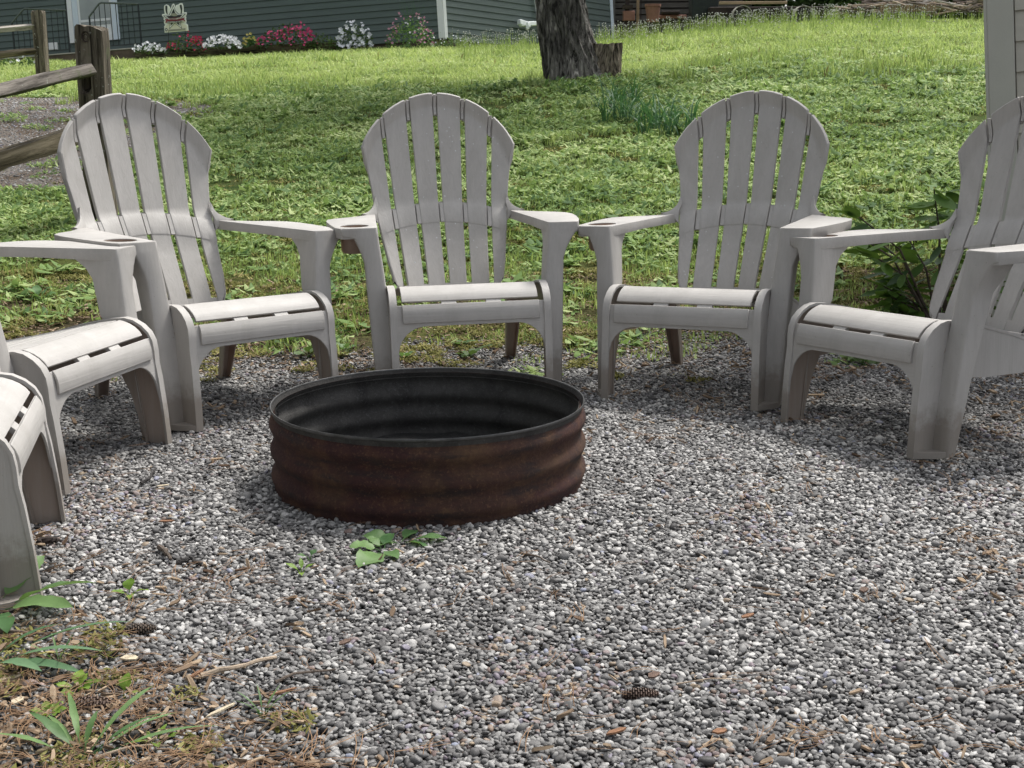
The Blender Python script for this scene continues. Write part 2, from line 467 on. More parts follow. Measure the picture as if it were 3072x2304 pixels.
M['treeleaf'] = mat_leaf('tree_leaf', (.03, .065, .015), (.07, .13, .03), (.12, .22, .03))
M['yellowleaf'] = mat_leaf('yellow_leaf', (.42, .36, .08), (.55, .48, .20), (.5, .45, .1))
M['pinkleaf'] = mat_leaf('pale_pink_fallen_leaf', (.45, .33, .30), (.58, .50, .46), (.5, .4, .35))
M['crimson'] = mat_leaf('crimson_blossom', (.34, .022, .090), (.54, .07, .19), (.5, .05, .1), .6)
M['red'] = mat_leaf('red_blossom', (.40, .015, .060), (.56, .05, .14), (.5, .03, .06), .6)
M['seedhead'] = mat_leaf('seed_head', (.36, .38, .34), (.55, .56, .52), (.4, .4, .35), .8, tf=.2)
M['whitebloom'] = mat_leaf('white_blossom', (.66, .68, .74), (.86, .86, .88), (.7, .7, .7), .6, tf=.15)
M['pinkbloom'] = mat_leaf('pink_blossom', (.38, .14, .24), (.55, .30, .38), (.5, .2, .3), .6)
M['chip'] = mat_leaf('wood_chip', (.10, .060, .038), (.42, .32, .22), (.1, .05, .03), .85, tf=.02)
M['needle'] = mat_leaf('pine_needle', (.13, .075, .040), (.26, .16, .09), (.1, .05, .03), .8, tf=.05)

# ------------------------------------------------------------------ scattering (one object, geometry nodes)
def scatter(name, variants, pts, rot, scl, vi, tint, mats, label=None):
    """variants: list of (verts Nx3, faces, material index per face, shade per vertex)"""
    V = []; Fc = []; MI = []; vk = []; sh = []
    off = 0
    for k, (v, f, mi, s) in enumerate(variants):
        V.append(np.asarray(v, float)); Fc += [tuple(i+off for i in q) for q in f]; MI += list(mi)
        vk += [k]*len(v); sh += list(s); off += len(v)
    n = len(pts); V.append(np.asarray(pts, float)); vk += [-1]*n; sh += [0.0]*n
    Vall = np.concatenate(V); nt = len(Vall)
    me = bpy.data.meshes.new(name); me.from_pydata(Vall.tolist(), [], Fc)
    for m in mats: me.materials.append(m)
    me.polygons.foreach_set('material_index', np.array(MI, dtype=np.int32))
    me.polygons.foreach_set('use_smooth', np.full(len(Fc), name != 'wood_chips', dtype=bool))
    def attr(nm, ty, data, key='value'):
        a = me.attributes.new(nm, ty, 'POINT'); a.data.foreach_set(key, np.ascontiguousarray(data).ravel())
    z = lambda d, w: np.concatenate([np.zeros((off, w)), np.asarray(d, float).reshape(n, w)]).astype(np.float32)
    attr('vk', 'INT', np.array(vk, dtype=np.int32))
    attr('shade', 'FLOAT', np.array(sh, dtype=np.float32))
    attr('rot', 'FLOAT_VECTOR', z(rot, 3), 'vector'); attr('scl', 'FLOAT_VECTOR', z(scl, 3), 'vector')
    attr('vi', 'INT', np.concatenate([np.zeros(off), vi]).astype(np.int32))
    attr('tint', 'FLOAT', z(tint, 1))
    o = link(name, me)
    g = bpy.data.node_groups.new(name+'_scatter', 'GeometryNodeTree')
    g.interface.new_socket('Geometry', in_out='INPUT', socket_type='NodeSocketGeometry')
    g.interface.new_socket('Geometry', in_out='OUTPUT', socket_type='NodeSocketGeometry')
    N = g.nodes; L = g.links
    gi = N.new('NodeGroupInput'); go = N.new('NodeGroupOutput')
    def named(nm, ty):
        a = N.new('GeometryNodeInputNamedAttribute'); a.data_type = ty; a.inputs[0].default_value = nm
        return a.outputs['Attribute']
    vkn = named('vk', 'INT')
    def sel(k):
        c = N.new('FunctionNodeCompare'); c.data_type = 'INT'; c.operation = 'EQUAL'
        ins = [i for i in c.inputs if i.type == 'INT']; L.new(vkn, ins[0]); ins[1].default_value = k
        s = N.new('GeometryNodeSeparateGeometry'); s.domain = 'POINT'
        L.new(gi.outputs[0], s.inputs[0]); L.new(c.outputs[0], s.inputs['Selection']); return s.outputs[0]
    j = N.new('GeometryNodeJoinGeometry')
    for k in range(len(variants)):
        ti = N.new('GeometryNodeGeometryToInstance'); L.new(sel(k), ti.inputs[0]); L.new(ti.outputs[0], j.inputs[0])
    ip = N.new('GeometryNodeInstanceOnPoints')
    L.new(sel(-1), ip.inputs['Points']); L.new(j.outputs[0], ip.inputs['Instance'])
    ip.inputs['Pick Instance'].default_value = True
    L.new(named('vi', 'INT'), ip.inputs['Instance Index'])
    L.new(named('rot', 'FLOAT_VECTOR'), ip.inputs['Rotation']); L.new(named('scl', 'FLOAT_VECTOR'), ip.inputs['Scale'])
    L.new(ip.outputs[0], go.inputs[0])
    md = o.modifiers.new('scatter', 'NODES'); md.node_group = g
    return o

def blade(r, base, h, w, lean, ang, bend=.5):
    """tapered, bent blade: 5 verts"""
    d = np.array([math.cos(ang), math.sin(ang), 0]); s = np.array([-d[1], d[0], 0])
    b = np.array(base)
    m = b+d*lean*h*.35+np.array([0, 0, h*.6]); t = b+d*lean*h+np.array([0, 0, h*(1-.35*bend*abs(lean))])
    return [b-s*w/2, b+s*w/2, m+s*w*.4, m-s*w*.4, t], [(0, 1, 2, 3), (3, 2, 4)]

def tuft(r, nb, nc, R, hb=(.03, .07), wb=.004, hc=(.01, .04), rc=(.006, .013), dry=0, lean=.7):
    v = []; f = []; mi = []; sh = []
    def put(vs, fs, m, s):
        o = len(v); v.extend(vs); f.extend([tuple(i+o for i in q) for q in fs]); mi.extend([m]*len(fs)); sh.extend([s]*len(vs))
    for _ in range(nb):
        a = r.uniform(0, 6.283); q = R*math.sqrt(r.uniform())
        h = r.uniform(*hb)
        vs, fs = blade(r, (q*math.cos(a), q*math.sin(a), -.008), h, wb*r.uniform(.7, 1.4), r.uniform(.1, 1)*lean, r.uniform(0, 6.283))
        put(vs, fs, 2 if r.uniform() < dry else 0, r.uniform(-.42, .42))
    for _ in range(nc):
        a = r.uniform(0, 6.283); q = R*math.sqrt(r.uniform()); h = r.uniform(*hc); rr = r.uniform(*rc)
        c = np.array([q*math.cos(a), q*math.sin(a), h]); t = r.uniform(0, 6.283); el = r.uniform(.9, 2.1)
        e1 = np.array([math.cos(t), math.sin(t), r.uniform(-.85, .85)])*rr*el; e2 = np.array([-math.sin(t), math.cos(t), r.uniform(-.5, .5)])*rr*.75
        dn = np.array([0, 0, rr*.35])
        put([c-e1, c-e2*.8-e1*.2-dn, c+e1*.3-e2*.8-dn*.5, c+e1, c+e1*.3+e2*.8-dn*.5, c+e2*.8-e1*.2-dn], [(0, 1, 2, 3), (0, 3, 4, 5)], 1, r.uniform(-.42, .42))
    return v, f, mi, sh

def jitter_grid(x0, x1, y0, y1, s, keep):
    xs = np.arange(x0, x1, s); ys = np.arange(y0, y1, s)
    X, Y = np.meshgrid(xs, ys); X = X.ravel()+rng.uniform(-.5, .5, X.size)*s; Y = Y.ravel()+rng.uniform(-.5, .5, Y.size)*s
    k = keep(X, Y); return X[k], Y[k]

# ------------------------------------------------------------------ ground
def build_ground():
    ys = np.concatenate([np.linspace(-12, 4.4, 30), np.arange(4.5, 9, .09), np.arange(9, 28, .22), np.geomspace(28.5, 220, 24)])
    tx = np.linspace(-1, 1, 130)
    n = len(ys); m = len(tx); V = np.zeros((n, m, 3))
    for i, y in enumerate(ys):
        w = 6+.62*max(y, 0)+max(0, y-26)*1.6
        V[i, :, 0] = tx*w; V[i, :, 1] = y
    V[..., 2] = ground_z(V[..., 0], V[..., 1])
    idx = np.arange(n*m).reshape(n, m)
    F = np.stack([idx[:-1, :-1], idx[:-1, 1:], idx[1:, 1:], idx[1:, :-1]], -1).reshape(-1, 4)
    me = bpy.data.meshes.new('ground'); me.from_pydata(V.reshape(-1, 3).tolist(), [], F.tolist())
    me.polygons.foreach_set('use_smooth', np.ones(len(F), dtype=bool)); me.materials.append(M['ground'])
    return tag(link('ground', me), 'sloping yard soil under the lawn and the gravel', kind='structure')
build_ground()

# driveway sheet, left behind the near fence
DRIVE = [(-400, 300), (250, 292), (470, 300), (640, 318), (655, 345), (560, 372), (470, 420), (300, 560), (-20, 585), (-400, 600)]
drive_w = [hit_ground(*p) for p in DRIVE]
def in_poly(X, Y, poly):
    X = np.asarray(X); Y = np.asarray(Y); ins = np.zeros(X.shape, bool); n = len(poly)
    for i in range(n):
        x0, y0 = poly[i][0], poly[i][1]; x1, y1 = poly[(i+1) % n][0], poly[(i+1) % n][1]
        c = ((y0 > Y) != (y1 > Y)) & (X < (x1-x0)*(Y-y0)/(y1-y0+1e-12)+x0); ins ^= c
    return ins
def build_drive():
    xs = np.arange(-8.5, -1.0, .09); ys = np.arange(5.6, 15.5, .09)
    X, Y = np.meshgrid(xs, ys)
    nz = (vnoise(X, Y, .35, 21)-.5)*.35
    inside = in_poly(X+nz, Y+nz, drive_w)
    Z = ground_z(X, Y)+.006
    V = np.stack([X, Y, Z], -1).reshape(-1, 3); m = len(xs); F = []
    for i in range(len(ys)-1):
        for j in range(len(xs)-1):
            if inside[i, j]: F.append((i*m+j, i*m+j+1, (i+1)*m+j+1, (i+1)*m+j))
    used = sorted({k for f in F for k in f}); mp = {k: i for i, k in enumerate(used)}
    me = bpy.data.meshes.new('gravel_path'); me.from_pydata([V[k].tolist() for k in used], [], [tuple(mp[k] for k in f) for f in F])
    me.materials.append(M['drive'])
    tag(link('gravel_path', me), 'pale gravel path with leaf litter behind the split rail fence', kind='structure')
build_drive()

# ------------------------------------------------------------------ pebbles
RING = (-0.213, 3.24, 0.401, 0.207)
mA, mB_ = hit_ground(-60, 1900), hit_ground(1150, 2360)
def mulchness(X, Y):
    """1 in the mulchy corner at the lower left"""
    dx, dy = mB_.x-mA.x, mB_.y-mA.y; L_ = math.hypot(dx, dy)
    d = ((X-mA.x)*dy-(Y-mA.y)*dx)/L_       # >0 towards the viewer's right/below
    d = d+(fbm(X, Y, .25, 31)-.5)*.35
    return sstep(-.10, .12, d)
def view_keep(margin):
    return lambda X, Y: (np.abs(X) < .41*Y+margin)
def pad_edge(X):
    return 4.78+(fbm(X, X*0+3, .8, 41)-.5)*.7
def build_gravel():
    import bmesh as _b
    vars_ = []
    for k in range(7):
        bm = bmesh.new(); bmesh.ops.create_icosphere(bm, subdivisions=2, radius=1.0)
        r = np.random.default_rng(100+k)
        d1, d2, d3 = r.normal(size=3), r.normal(size=3), r.normal(size=3)
        d1 /= np.linalg.norm(d1); d2 /= np.linalg.norm(d2); d3 /= np.linalg.norm(d3)
        v = np.array([list(q.co) for q in bm.verts])
        for d, lim in ((d1, .62), (d2, .70), (d3, .74)):       # flattened facets, as tumbled stones have
            pr = v@d; ex = np.maximum(pr-lim, 0); v = v-np.outer(ex*.85, d)
        v = v*(1+.10*np.sin(v@r.normal(size=3)*2.3+r.uniform(0, 6)))[:, None]
        f = [tuple(q.index for q in p.verts) for p in bm.faces]; bm.free()
        vars_.append((v, f, [0]*len(f), [0.0]*len(v)))
    P = []
    def add(X, Y, zoff, size, zj=.003, dark=0.0):
        n = len(X); a = size*np.exp(rng.normal(0, .24, n))
        sc = np.stack([a*rng.uniform(.95, 1.35, n), a*rng.uniform(.75, 1.0, n), a*rng.uniform(.42, .75, n)], 1)
        rt = np.stack([rng.normal(0, .32, n), rng.normal(0, .32, n), rng.uniform(0, 6.28, n)], 1)
        z = ground_z(X, Y)+zoff+rng.uniform(-1, 1, n)*zj
        t = rng.uniform(0, 1, n)**1.0
        t = np.clip(t*.92+(rng.uniform(0, 1, n) > .945)*rng.uniform(.0, .12, n)*1.0, 0, .915)
        odd = rng.uniform(0, 1, n) < (.03+.30*sstep(.60, .72, fbm(X, Y, .28, 77))); t = np.where(odd, rng.uniform(.92, 1, n), t)
        t = np.where(odd, t, np.clip(t*(.82+.42*fbm(X, Y, .9, 55)), 0, .9)-dark)
        P.append((np.stack([X, Y, z], 1), rt, sc, np.clip(t, 0, 1)))
    def keep(dens):
        def fn(X, Y):
            k = view_keep(.45)(X, Y)
            e = pad_edge(X); p = 1-sstep(-.25, .45, Y-e)
            p = p*(1-.50*mulchness(X, Y))
            k &= rng.uniform(0, 1, X.shape) < p*dens
            k &= (X-RING[0])**2+(Y-RING[1])**2 > .392**2
            return k
        return fn
    X, Y = jitter_grid(-2.7, 2.9, 1.25, 5.3, .0080, keep(1.0)); add(X, Y, .002, .0049)
    X, Y = jitter_grid(-2.7, 2.9, 1.25, 5.3, .0087, keep(.85)); add(X, Y, .006, .0053)
    X, Y = jitter_grid(-2.7, 2.9, 1.25, 5.3, .030, keep(.45)); add(X, Y, .010, .0070)
    # stones gathered against the ring
    an = rng.uniform(0, 6.283, 900); rr = .412+rng.uniform(0, .05, 900)
    add(RING[0]+rr*np.cos(an), RING[1]+rr*np.sin(an), .008, .0062, .005)
    pts = np.concatenate([p[0] for p in P]); rot = np.concatenate([p[1] for p in P]); sc = np.concatenate([p[2] for p in P]); t = np.concatenate([p[3] for p in P])
    o = scatter('gravel', vars_, pts, rot, sc, rng.integers(0, 7, len(pts)), t, [M['pebble']])
    tag(o, 'grey and white rounded pea gravel around the fire ring', 'gravel', kind='stuff')
    # coarse stones on the path behind the fence
    X, Y = jitter_grid(-8.2, -1.0, 5.6, 15.5, .042, lambda X, Y: in_poly(X, Y, drive_w) & (np.abs(X) < .43*Y+.4))
    n = len(X); a = .0075*np.exp(rng.normal(0, .35, n))
    sc = np.stack([a*1.2, a*.9, a*.5], 1); rt = np.stack([rng.normal(0, .3, n), rng.normal(0, .3, n), rng.uniform(0, 6.28, n)], 1)
    o = scatter('path_stones', vars_, np.stack([X, Y, ground_z(X, Y)+.008], 1), rt, sc, rng.integers(0, 7, n), np.clip(rng.uniform(.35, .99, n), 0, 1), [M['pebble']])
    tag(o, 'loose pale stones on the gravel path behind the fence', 'gravel', kind='stuff')
    print('pebbles', len(pts), n)
build_gravel()

# ------------------------------------------------------------------ lawn
TREE = Vector((0.62, 13.9, 0))
def bare(X, Y):
    b = 0.9*np.exp(-(((X+.4)/.9)**2+((Y-12.3)/1.0)**2)) + .6*np.exp(-(((X+.15)/.45)**2+((Y-9.3)/.8)**2))
    b = b + .8*np.exp(-(((X+1.9)/.6)**2+((Y-9.0)/.7)**2))
    return b
def build_lawn():
    r = np.random.default_rng(5)
    V = [tuft(r, 14, 40, .11, (.02, .06), .005, (.004, .034), (.008, .017)),            # 0 clover low
         tuft(r, 46, 12, .11, (.03, .08), .0052, (.004, .02), (.006, .014), .05),       # 1 grass
         tuft(r, 20, 24, .11, (.03, .07), .005, (.01, .055), (.013, .027)),             # 2 broadleaf weeds
         tuft(r, 46, 8, .10, (.05, .16), .0075, (.02, .06), (.010, .022), .05, .6),     # 3 taller grass
         tuft(r, 40, 6, .12, (.015, .05), .003, (.003, .012), (.005, .010), .6),        # 4 dry, sparse
         tuft(r, 8, 60, .12, (.01, .025), .003, (.0, .012), (.006, .011), .3),          # 5 mossy
         tuft(r, 38, 22, .11, (.03, .09), .0062, (.02, .06), (.010, .024))]              # 6 mixed
    PTS = []; 
    def band(y0, y1, s, scale):
        X, Y = jitter_grid(-14, 15, y0, y1, s, lambda X, Y: (np.abs(X) < .42*Y+.9))
        n = len(X)
        nz = fbm(X, Y, 1.1, 61); nz2 = fbm(X, Y, .45, 67); big = fbm(X, Y, 3.2, 71)
        e = pad_edge(X)
        dens = .10+.60*sstep(-.1, .9, Y-e)+.35*sstep(1.0, 2.2, Y-e)
        dens = dens-bare(X, Y)*.85-.65*sstep(.56, .72, nz2)*(1-sstep(10, 15, Y))
        dens = np.where(in_poly(X, Y, drive_w), dens*.05+.12*(nz > .6), dens)
        k = rng.uniform(0, 1, n) < dens
        X, Y, nz, nz2, big, e = (q[k] for q in (X, Y, nz, nz2, big, e)); n = len(X)
        u = rng.uniform(0, 1, n)
        vi = np.where(u < .24, 0, np.where(u < .30, 2, np.where(u < .74, 6, np.where(u < .93, 1, 4))))
        strip = 1-sstep(.9, 2.9, Y-e+(nz-.5)*2.2)
        vi = np.where(rng.uniform(0, 1, n) < strip, np.where(rng.uniform(0, 1, n) < .55, 5, np.where(rng.uniform(0, 1, n) < .6, 4, 1)), vi)
        far = sstep(12.5, 17, Y+(big-.5)*5)
        vi = np.where(rng.uniform(0, 1, n) < far*.85, np.where(rng.uniform(0, 1, n) < .75, 3, 6), vi)
        vi = np.where((rng.uniform(0, 1, n) < .5*sstep(.62, .75, nz)), 4, vi)
        t = .50+.9*(nz-.5)+.5*(nz2-.5)+rng.normal(0, .12, n)
        t = t+.30*far+.12*strip
        sc = scale*np.exp(rng.normal(0, .18, n))
        hz = sc*rng.uniform(.8, 1.2, n)*(1-.25*strip)*(1-.62*far)
        PTS.append((np.stack([X, Y, ground_z(X, Y)], 1), np.stack([rng.normal(0, .08, n), rng.normal(0, .08, n), rng.uniform(0, 6.28, n)], 1),
                    np.stack([sc, sc, hz], 1), vi, t))
    band(4.5, 8.0, .080, .85); band(8.0, 12, .090, .90); band(12, 18, .115, 1.1); band(18, 27.5, .17, 1.5)
    c = [np.concatenate([p[i] for p in PTS]) for i in range(5)]
    V = [(v, f, [3 if (q == 1 and k in (4, 5)) else q for q in mi], sh) for k, (v, f, mi, sh) in enumerate(V)]
    o = scatter('grass', V, c[0], c[1], c[2], c[3], c[4], [M['grass'], M['clover'], M['drygrass'], M['moss']])
    tag(o, 'patchy green lawn of grass, clover and moss climbing the slope', 'grass', kind='stuff')
    print('tufts', len(c[0]))
    # pale seed heads standing over the crest of the slope
    vs = []
    for k in range(4):
        v = []; f = []; mi = []; sh = []
        for q in range(5):
            a = r.uniform(0, 6.28); b = (.12*math.cos(a)*r.uniform(), .12*math.sin(a)*r.uniform(), 0); h = r.uniform(.14, .34)
            bv, bf = blade(r, b, h, .007, r.uniform(0, .25), r.uniform(0, 6.28)); o_ = len(v)
            v += bv; f += [tuple(i+o_ for i in w) for w in bf]; mi += [0]*2; sh += [-.1]*5
            top = bv[4]; rr = r.uniform(.008, .014); o_ = len(v)
            v += [top+np.array(d)*rr for d in ((1, 0, 0), (-1, 0, 0), (0, 1, 0), (0, -1, 0), (0, 0, .8), (0, 0, -.8))]
            f += [tuple(o_+i for i in w) for w in ((0, 2, 4), (2, 1, 4), (1, 3, 4), (3, 0, 4), (2, 0, 5), (1, 2, 5), (3, 1, 5), (0, 3, 5))]
            mi += [1]*8; sh += [0]*6
        vs.append((v, f, mi, sh))
    def keep(X, Y):
        R_ = X/Y
        d = sstep(17.5, 20.5, Y)*sstep(-.075, .0, R_)+.55*sstep(17, 19.5, Y)*sstep(.05, .1, R_)
        d = d*(1-.75*sstep(.28, .34, R_))
        return (np.abs(X) < .42*Y+.5) & (rng.uniform(0, 1, X.shape) < d*.42*(.3+fbm(X, Y, 1.3, 99)))
    X, Y = jitter_grid(-2.5, 11, 17, 26, .21, keep); n = len(X)
    o = scatter('seed_heads', vs, np.stack([X, Y, ground_z(X, Y)], 1), np.stack([0*X, 0*X, rng.uniform(0, 6.28, n)], 1),
                np.ones((n, 3))*rng.uniform(.8, 1.25, n)[:, None], rng.integers(0, 4, n), rng.uniform(.3, .8, n), [M['grass'], M['seedhead']])
    tag(o, 'small white seed heads and clover flowers along the top of the lawn', 'wildflowers', kind='stuff')
build_lawn()

# ------------------------------------------------------------------ litter on the ground
def build_litter():
    r = np.random.default_rng(9)
    chips = []
    for k in range(6):
        l, w, t = r.uniform(.007, .024), r.uniform(.003, .009), r.uniform(.0005, .0018)
        v = []
        for z in (-t, t):
            for (a, b) in ((-1, -.7), (.4, -1), (1, -.2), (.8, .7), (-.5, 1), (-1.1, .3)): v.append((a*l/2*r.uniform(.8, 1.2), b*w/2, z+r.uniform(-.001, .001)))
        f = [(5, 4, 3, 2, 1, 0), (6, 7, 8, 9, 10, 11)]+[(i, (i+1) % 6, 6+(i+1) % 6, 6+i) for i in range(6)]
        chips.append((v, f, [0]*8, [r.uniform(0, 1)]*12))
    def dens(X, Y):
        m = mulchness(X, Y)
        p = .008+.20*sstep(.62, .76, fbm(X, Y, .20, 123))+.75*m
        p = p+.16*(sstep(4.2, 4.9, Y))+.16*sstep(1.2, 1.6, X)*sstep(3.5, 4.2, Y)
        return (np.abs(X) < .42*Y+.3) & (rng.uniform(0, 1, X.shape) < p) & ((X-RING[0])**2+(Y-RING[1])**2 > .42**2)
    X, Y = jitter_grid(-2.6, 2.9, 1.3, 6.2, .016, dens); n = len(X)
    sc = np.exp(rng.normal(0, .35, n))*.9
    o = scatter('wood_chips', chips, np.stack([X, Y, ground_z(X, Y)+.013+rng.uniform(0, .008, n)], 1),
                np.stack([rng.normal(0, .35, n), rng.normal(0, .35, n), rng.uniform(0, 6.28, n)], 1), np.stack([sc]*3, 1), rng.integers(0, 6, n), rng.uniform(0, 1, n), [M['chip']])
    tag(o, 'brown bark flakes and wood chips scattered in the gravel', 'wood chips', kind='stuff')
    nd = []
    for k in range(5):
        v = []; f = []
        L_ = r.uniform(.05, .09); bend = r.uniform(-.012, .012)
        for s in (-1, 1):                       # a pair of needles
            b = len(v); w = .0006
            for i in range(4):
                u = i/3; x = u*L_; y = s*u*.006+bend*math.sin(u*3.1); z = .002*math.sin(u*3)
                v += [(x, y-w, z), (x, y+w, z)]
            for i in range(3): f.append((b+2*i, b+2*i+2, b+2*i+3, b+2*i+1))
        nd.append((v, f, [0]*6, [r.uniform(0, 1)]*len(v)))
    def dn(X, Y):
        p = .012+.12*sstep(.6, .75, fbm(X, Y, .20, 123))+.65*mulchness(X, Y)+.06*sstep(4.2, 4.9, Y)
        return (np.abs(X) < .42*Y+.3) & (rng.uniform(0, 1, X.shape) < p) & ((X-RING[0])**2+(Y-RING[1])**2 > .45**2)
    X, Y = jitter_grid(-2.6, 2.9, 1.3, 6.2, .018, dn); n = len(X)
    o = scatter('pine_needles', nd, np.stack([X, Y, ground_z(X, Y)+.018+rng.uniform(0, .008, n)], 1),
                np.stack([rng.normal(0, .12, n), rng.normal(0, .12, n), rng.uniform(0, 6.28, n)], 1), np.ones((n, 3)), rng.integers(0, 5, n), rng.uniform(0, 1, n), [M['needle']])
    tag(o, 'fallen brown pine needles lying over the gravel and mulch', 'pine needles', kind='stuff')
    # moss cushions in the mulch corner and at the gravel's back edge
    ms = [tuft(r, 0, 60, .035, hc=(.0, .012), rc=(.003, .006)) for _ in range(3)]
    ms = [(v, f, [0]*len(mi), sh) for v, f, mi, sh in ms]
    def dm(X, Y):
        p = .30*mulchness(X, Y)*sstep(.54, .70, fbm(X, Y, .16, 143))+.25*sstep(4.3, 5, Y)*sstep(.45, .6, fbm(X, Y, .3, 144))
        return (np.abs(X) < .42*Y+.3) & (rng.uniform(0, 1, X.shape) < p)
    X, Y = jitter_grid(-2.8, 2.9, 1.3, 6.5, .028, dm); n = len(X)
    o = scatter('moss', ms, np.stack([X, Y, ground_z(X, Y)+.010], 1), np.stack([0*X, 0*X, rng.uniform(0, 6.28, n)], 1),
                np.ones((n, 3))*rng.uniform(.7, 1.3, n)[:, None], rng.integers(0, 3, n), rng.uniform(.2, .8, n), [M['moss']])
    tag(o, 'olive moss cushions growing through the mulch and gravel edge', 'moss', kind='stuff')
build_litter()

# ------------------------------------------------------------------ fire ring
def lathe(mb, prof, n=128, mi=0, a0=0, a1=2*math.pi):
    vs = []; fs = []; m = len(prof); full = abs(a1-a0-2*math.pi) < 1e-6
    k = n if full else n+1
    for i in range(k):
        a = a0+(a1-a0)*i/n
        for r_, z in prof: vs.append((r_*math.cos(a), r_*math.sin(a), z))
    for i in range(n):
        j = (i+1) % k
        for q in range(m-1): fs.append((i*m+q, j*m+q, j*m+q+1, i*m+q+1))
    mb.add(vs, fs, mi)
def build_ring():
    root = empty('fire_ring', (RING[0], RING[1], 0))
    tag(root, 'rusty corrugated steel fire ring in the middle of the gravel', 'fire ring')
    H = RING[3]
    zs = np.linspace(-.02, H-.012, 34)
    def rad(z):
        return .3945+.0060*math.cos((z-.163)/.0655*2*math.pi)*(1 if z > .008 else .3)-.004*sstep(.182, .197, z)
    outer = [(rad(z), z) for z in zs]
    mb = MB(); lathe(mb, outer, 160)
    mb.build('outer_wall', M['rust'], root, smooth=True)
    mb = MB(); lathe(mb, [(r_-.003, z) for r_, z in outer], 160)
    mb.build('inner_wall', M['soot'], root)
    mb = MB(); lathe(mb, [(.3945, H-.008), (.3965, H-.006), (.3972, H-.003), (.396, H), (.394, H-.0005), (.3932, H-.003)], 160)
    mb.build('rim', M['rim'], root)
    mb = MB(); lathe(mb, [(.3930, H-.004), (.3905, H-.020), (.3885, H-.024), (.3885, H-.026)], 160)
    mb.build('inner_flange', M['soot'], root)
    mb = MB()
    a = math.radians(196)
    vs = []; fs = []
    for i, z in enumerate(np.linspace(0.0, H-.004, 30)):
        for da, dr in ((-.012, -.004), (-.012, -.008), (.012, -.008), (.012, -.004)):
            q = rad(z)+dr; vs.append((q*math.cos(a+da), q*math.sin(a+da), z))
        if i:
            b = (i-1)*4
            for k in range(4): fs.append((b+k, b+(k+1) % 4, b+4+(k+1) % 4, b+4+k))
    mb.add(vs, fs); mb.build('seam_strap', M['soot'], root)
    mb = MB(); vs = [(0, 0, .012)]; fs = []
    for i in range(10):
        r_ = .388*(i+1)/10
        for k in range(48):
            a = 2*math.pi*k/48; vs.append((r_*math.cos(a), r_*math.sin(a), .010+.014*float(vnoise(r_*math.cos(a)+5, r_*math.sin(a)+5, .06, 3))))
    for k in range(48): fs.append((0, 1+k, 1+(k+1) % 48))
    for i in range(9):
        for k in range(48):
            a_, b_ = 1+i*48+k, 1+i*48+(k+1) % 48; fs.append((a_, b_, b_+48, a_+48))
    mb.add(vs, fs); ash = mb.build('ash_bed', M['ash'])
    ash.location = (RING[0], RING[1], 0)
    tag(ash, 'dark cold ash on the floor of the fire ring', kind='stuff')
build_ring()

# ------------------------------------------------------------------ chairs
ZC = [.24, .30, .514, .579, .889, 1.0]; YC = [.186, .208, .318, .351, .437, .468]
def back_y(x, z):
    k = np.interp(z, [.27, .45, .58, .97], [1.7, .8, .46, .28])
    return float(np.interp(z, ZC, YC))-k*x*x
def z_top(x):
    return float(np.interp(abs(x), [0, .03, .06, .093, .125, .155, .185, .207, .228, .246, .262, .276, .30], [.971, .970, .965, .955, .942, .926, .905, .885, .863, .841, .815, .785, .70]))
def x_out(z):
    return float(np.interp(z, [.26, .275, .29, .31, .36, .50, .576, .66, .74, .785, .80], [.150, .168, .182, .192, .205, .231, .243, .254, .268, .276, .276]))
def slot_sp(z): return float(np.interp(z, [.27, .30, .58, .90, .98], [.0755, .077, .0885, .1005, .1035]))
def rim_curl(x, z):
    sl = abs(z_top(abs(x)+.006)-z_top(abs(x)-.006))/.012
    d = max(0, z_top(x)-z)/math.sqrt(1+min(sl, 2.2)**2)
    return -.025*max(0, 1-d/.046)
def SP3(x, z): return Vector((x, back_y(x, z)+rim_curl(x, z), z))

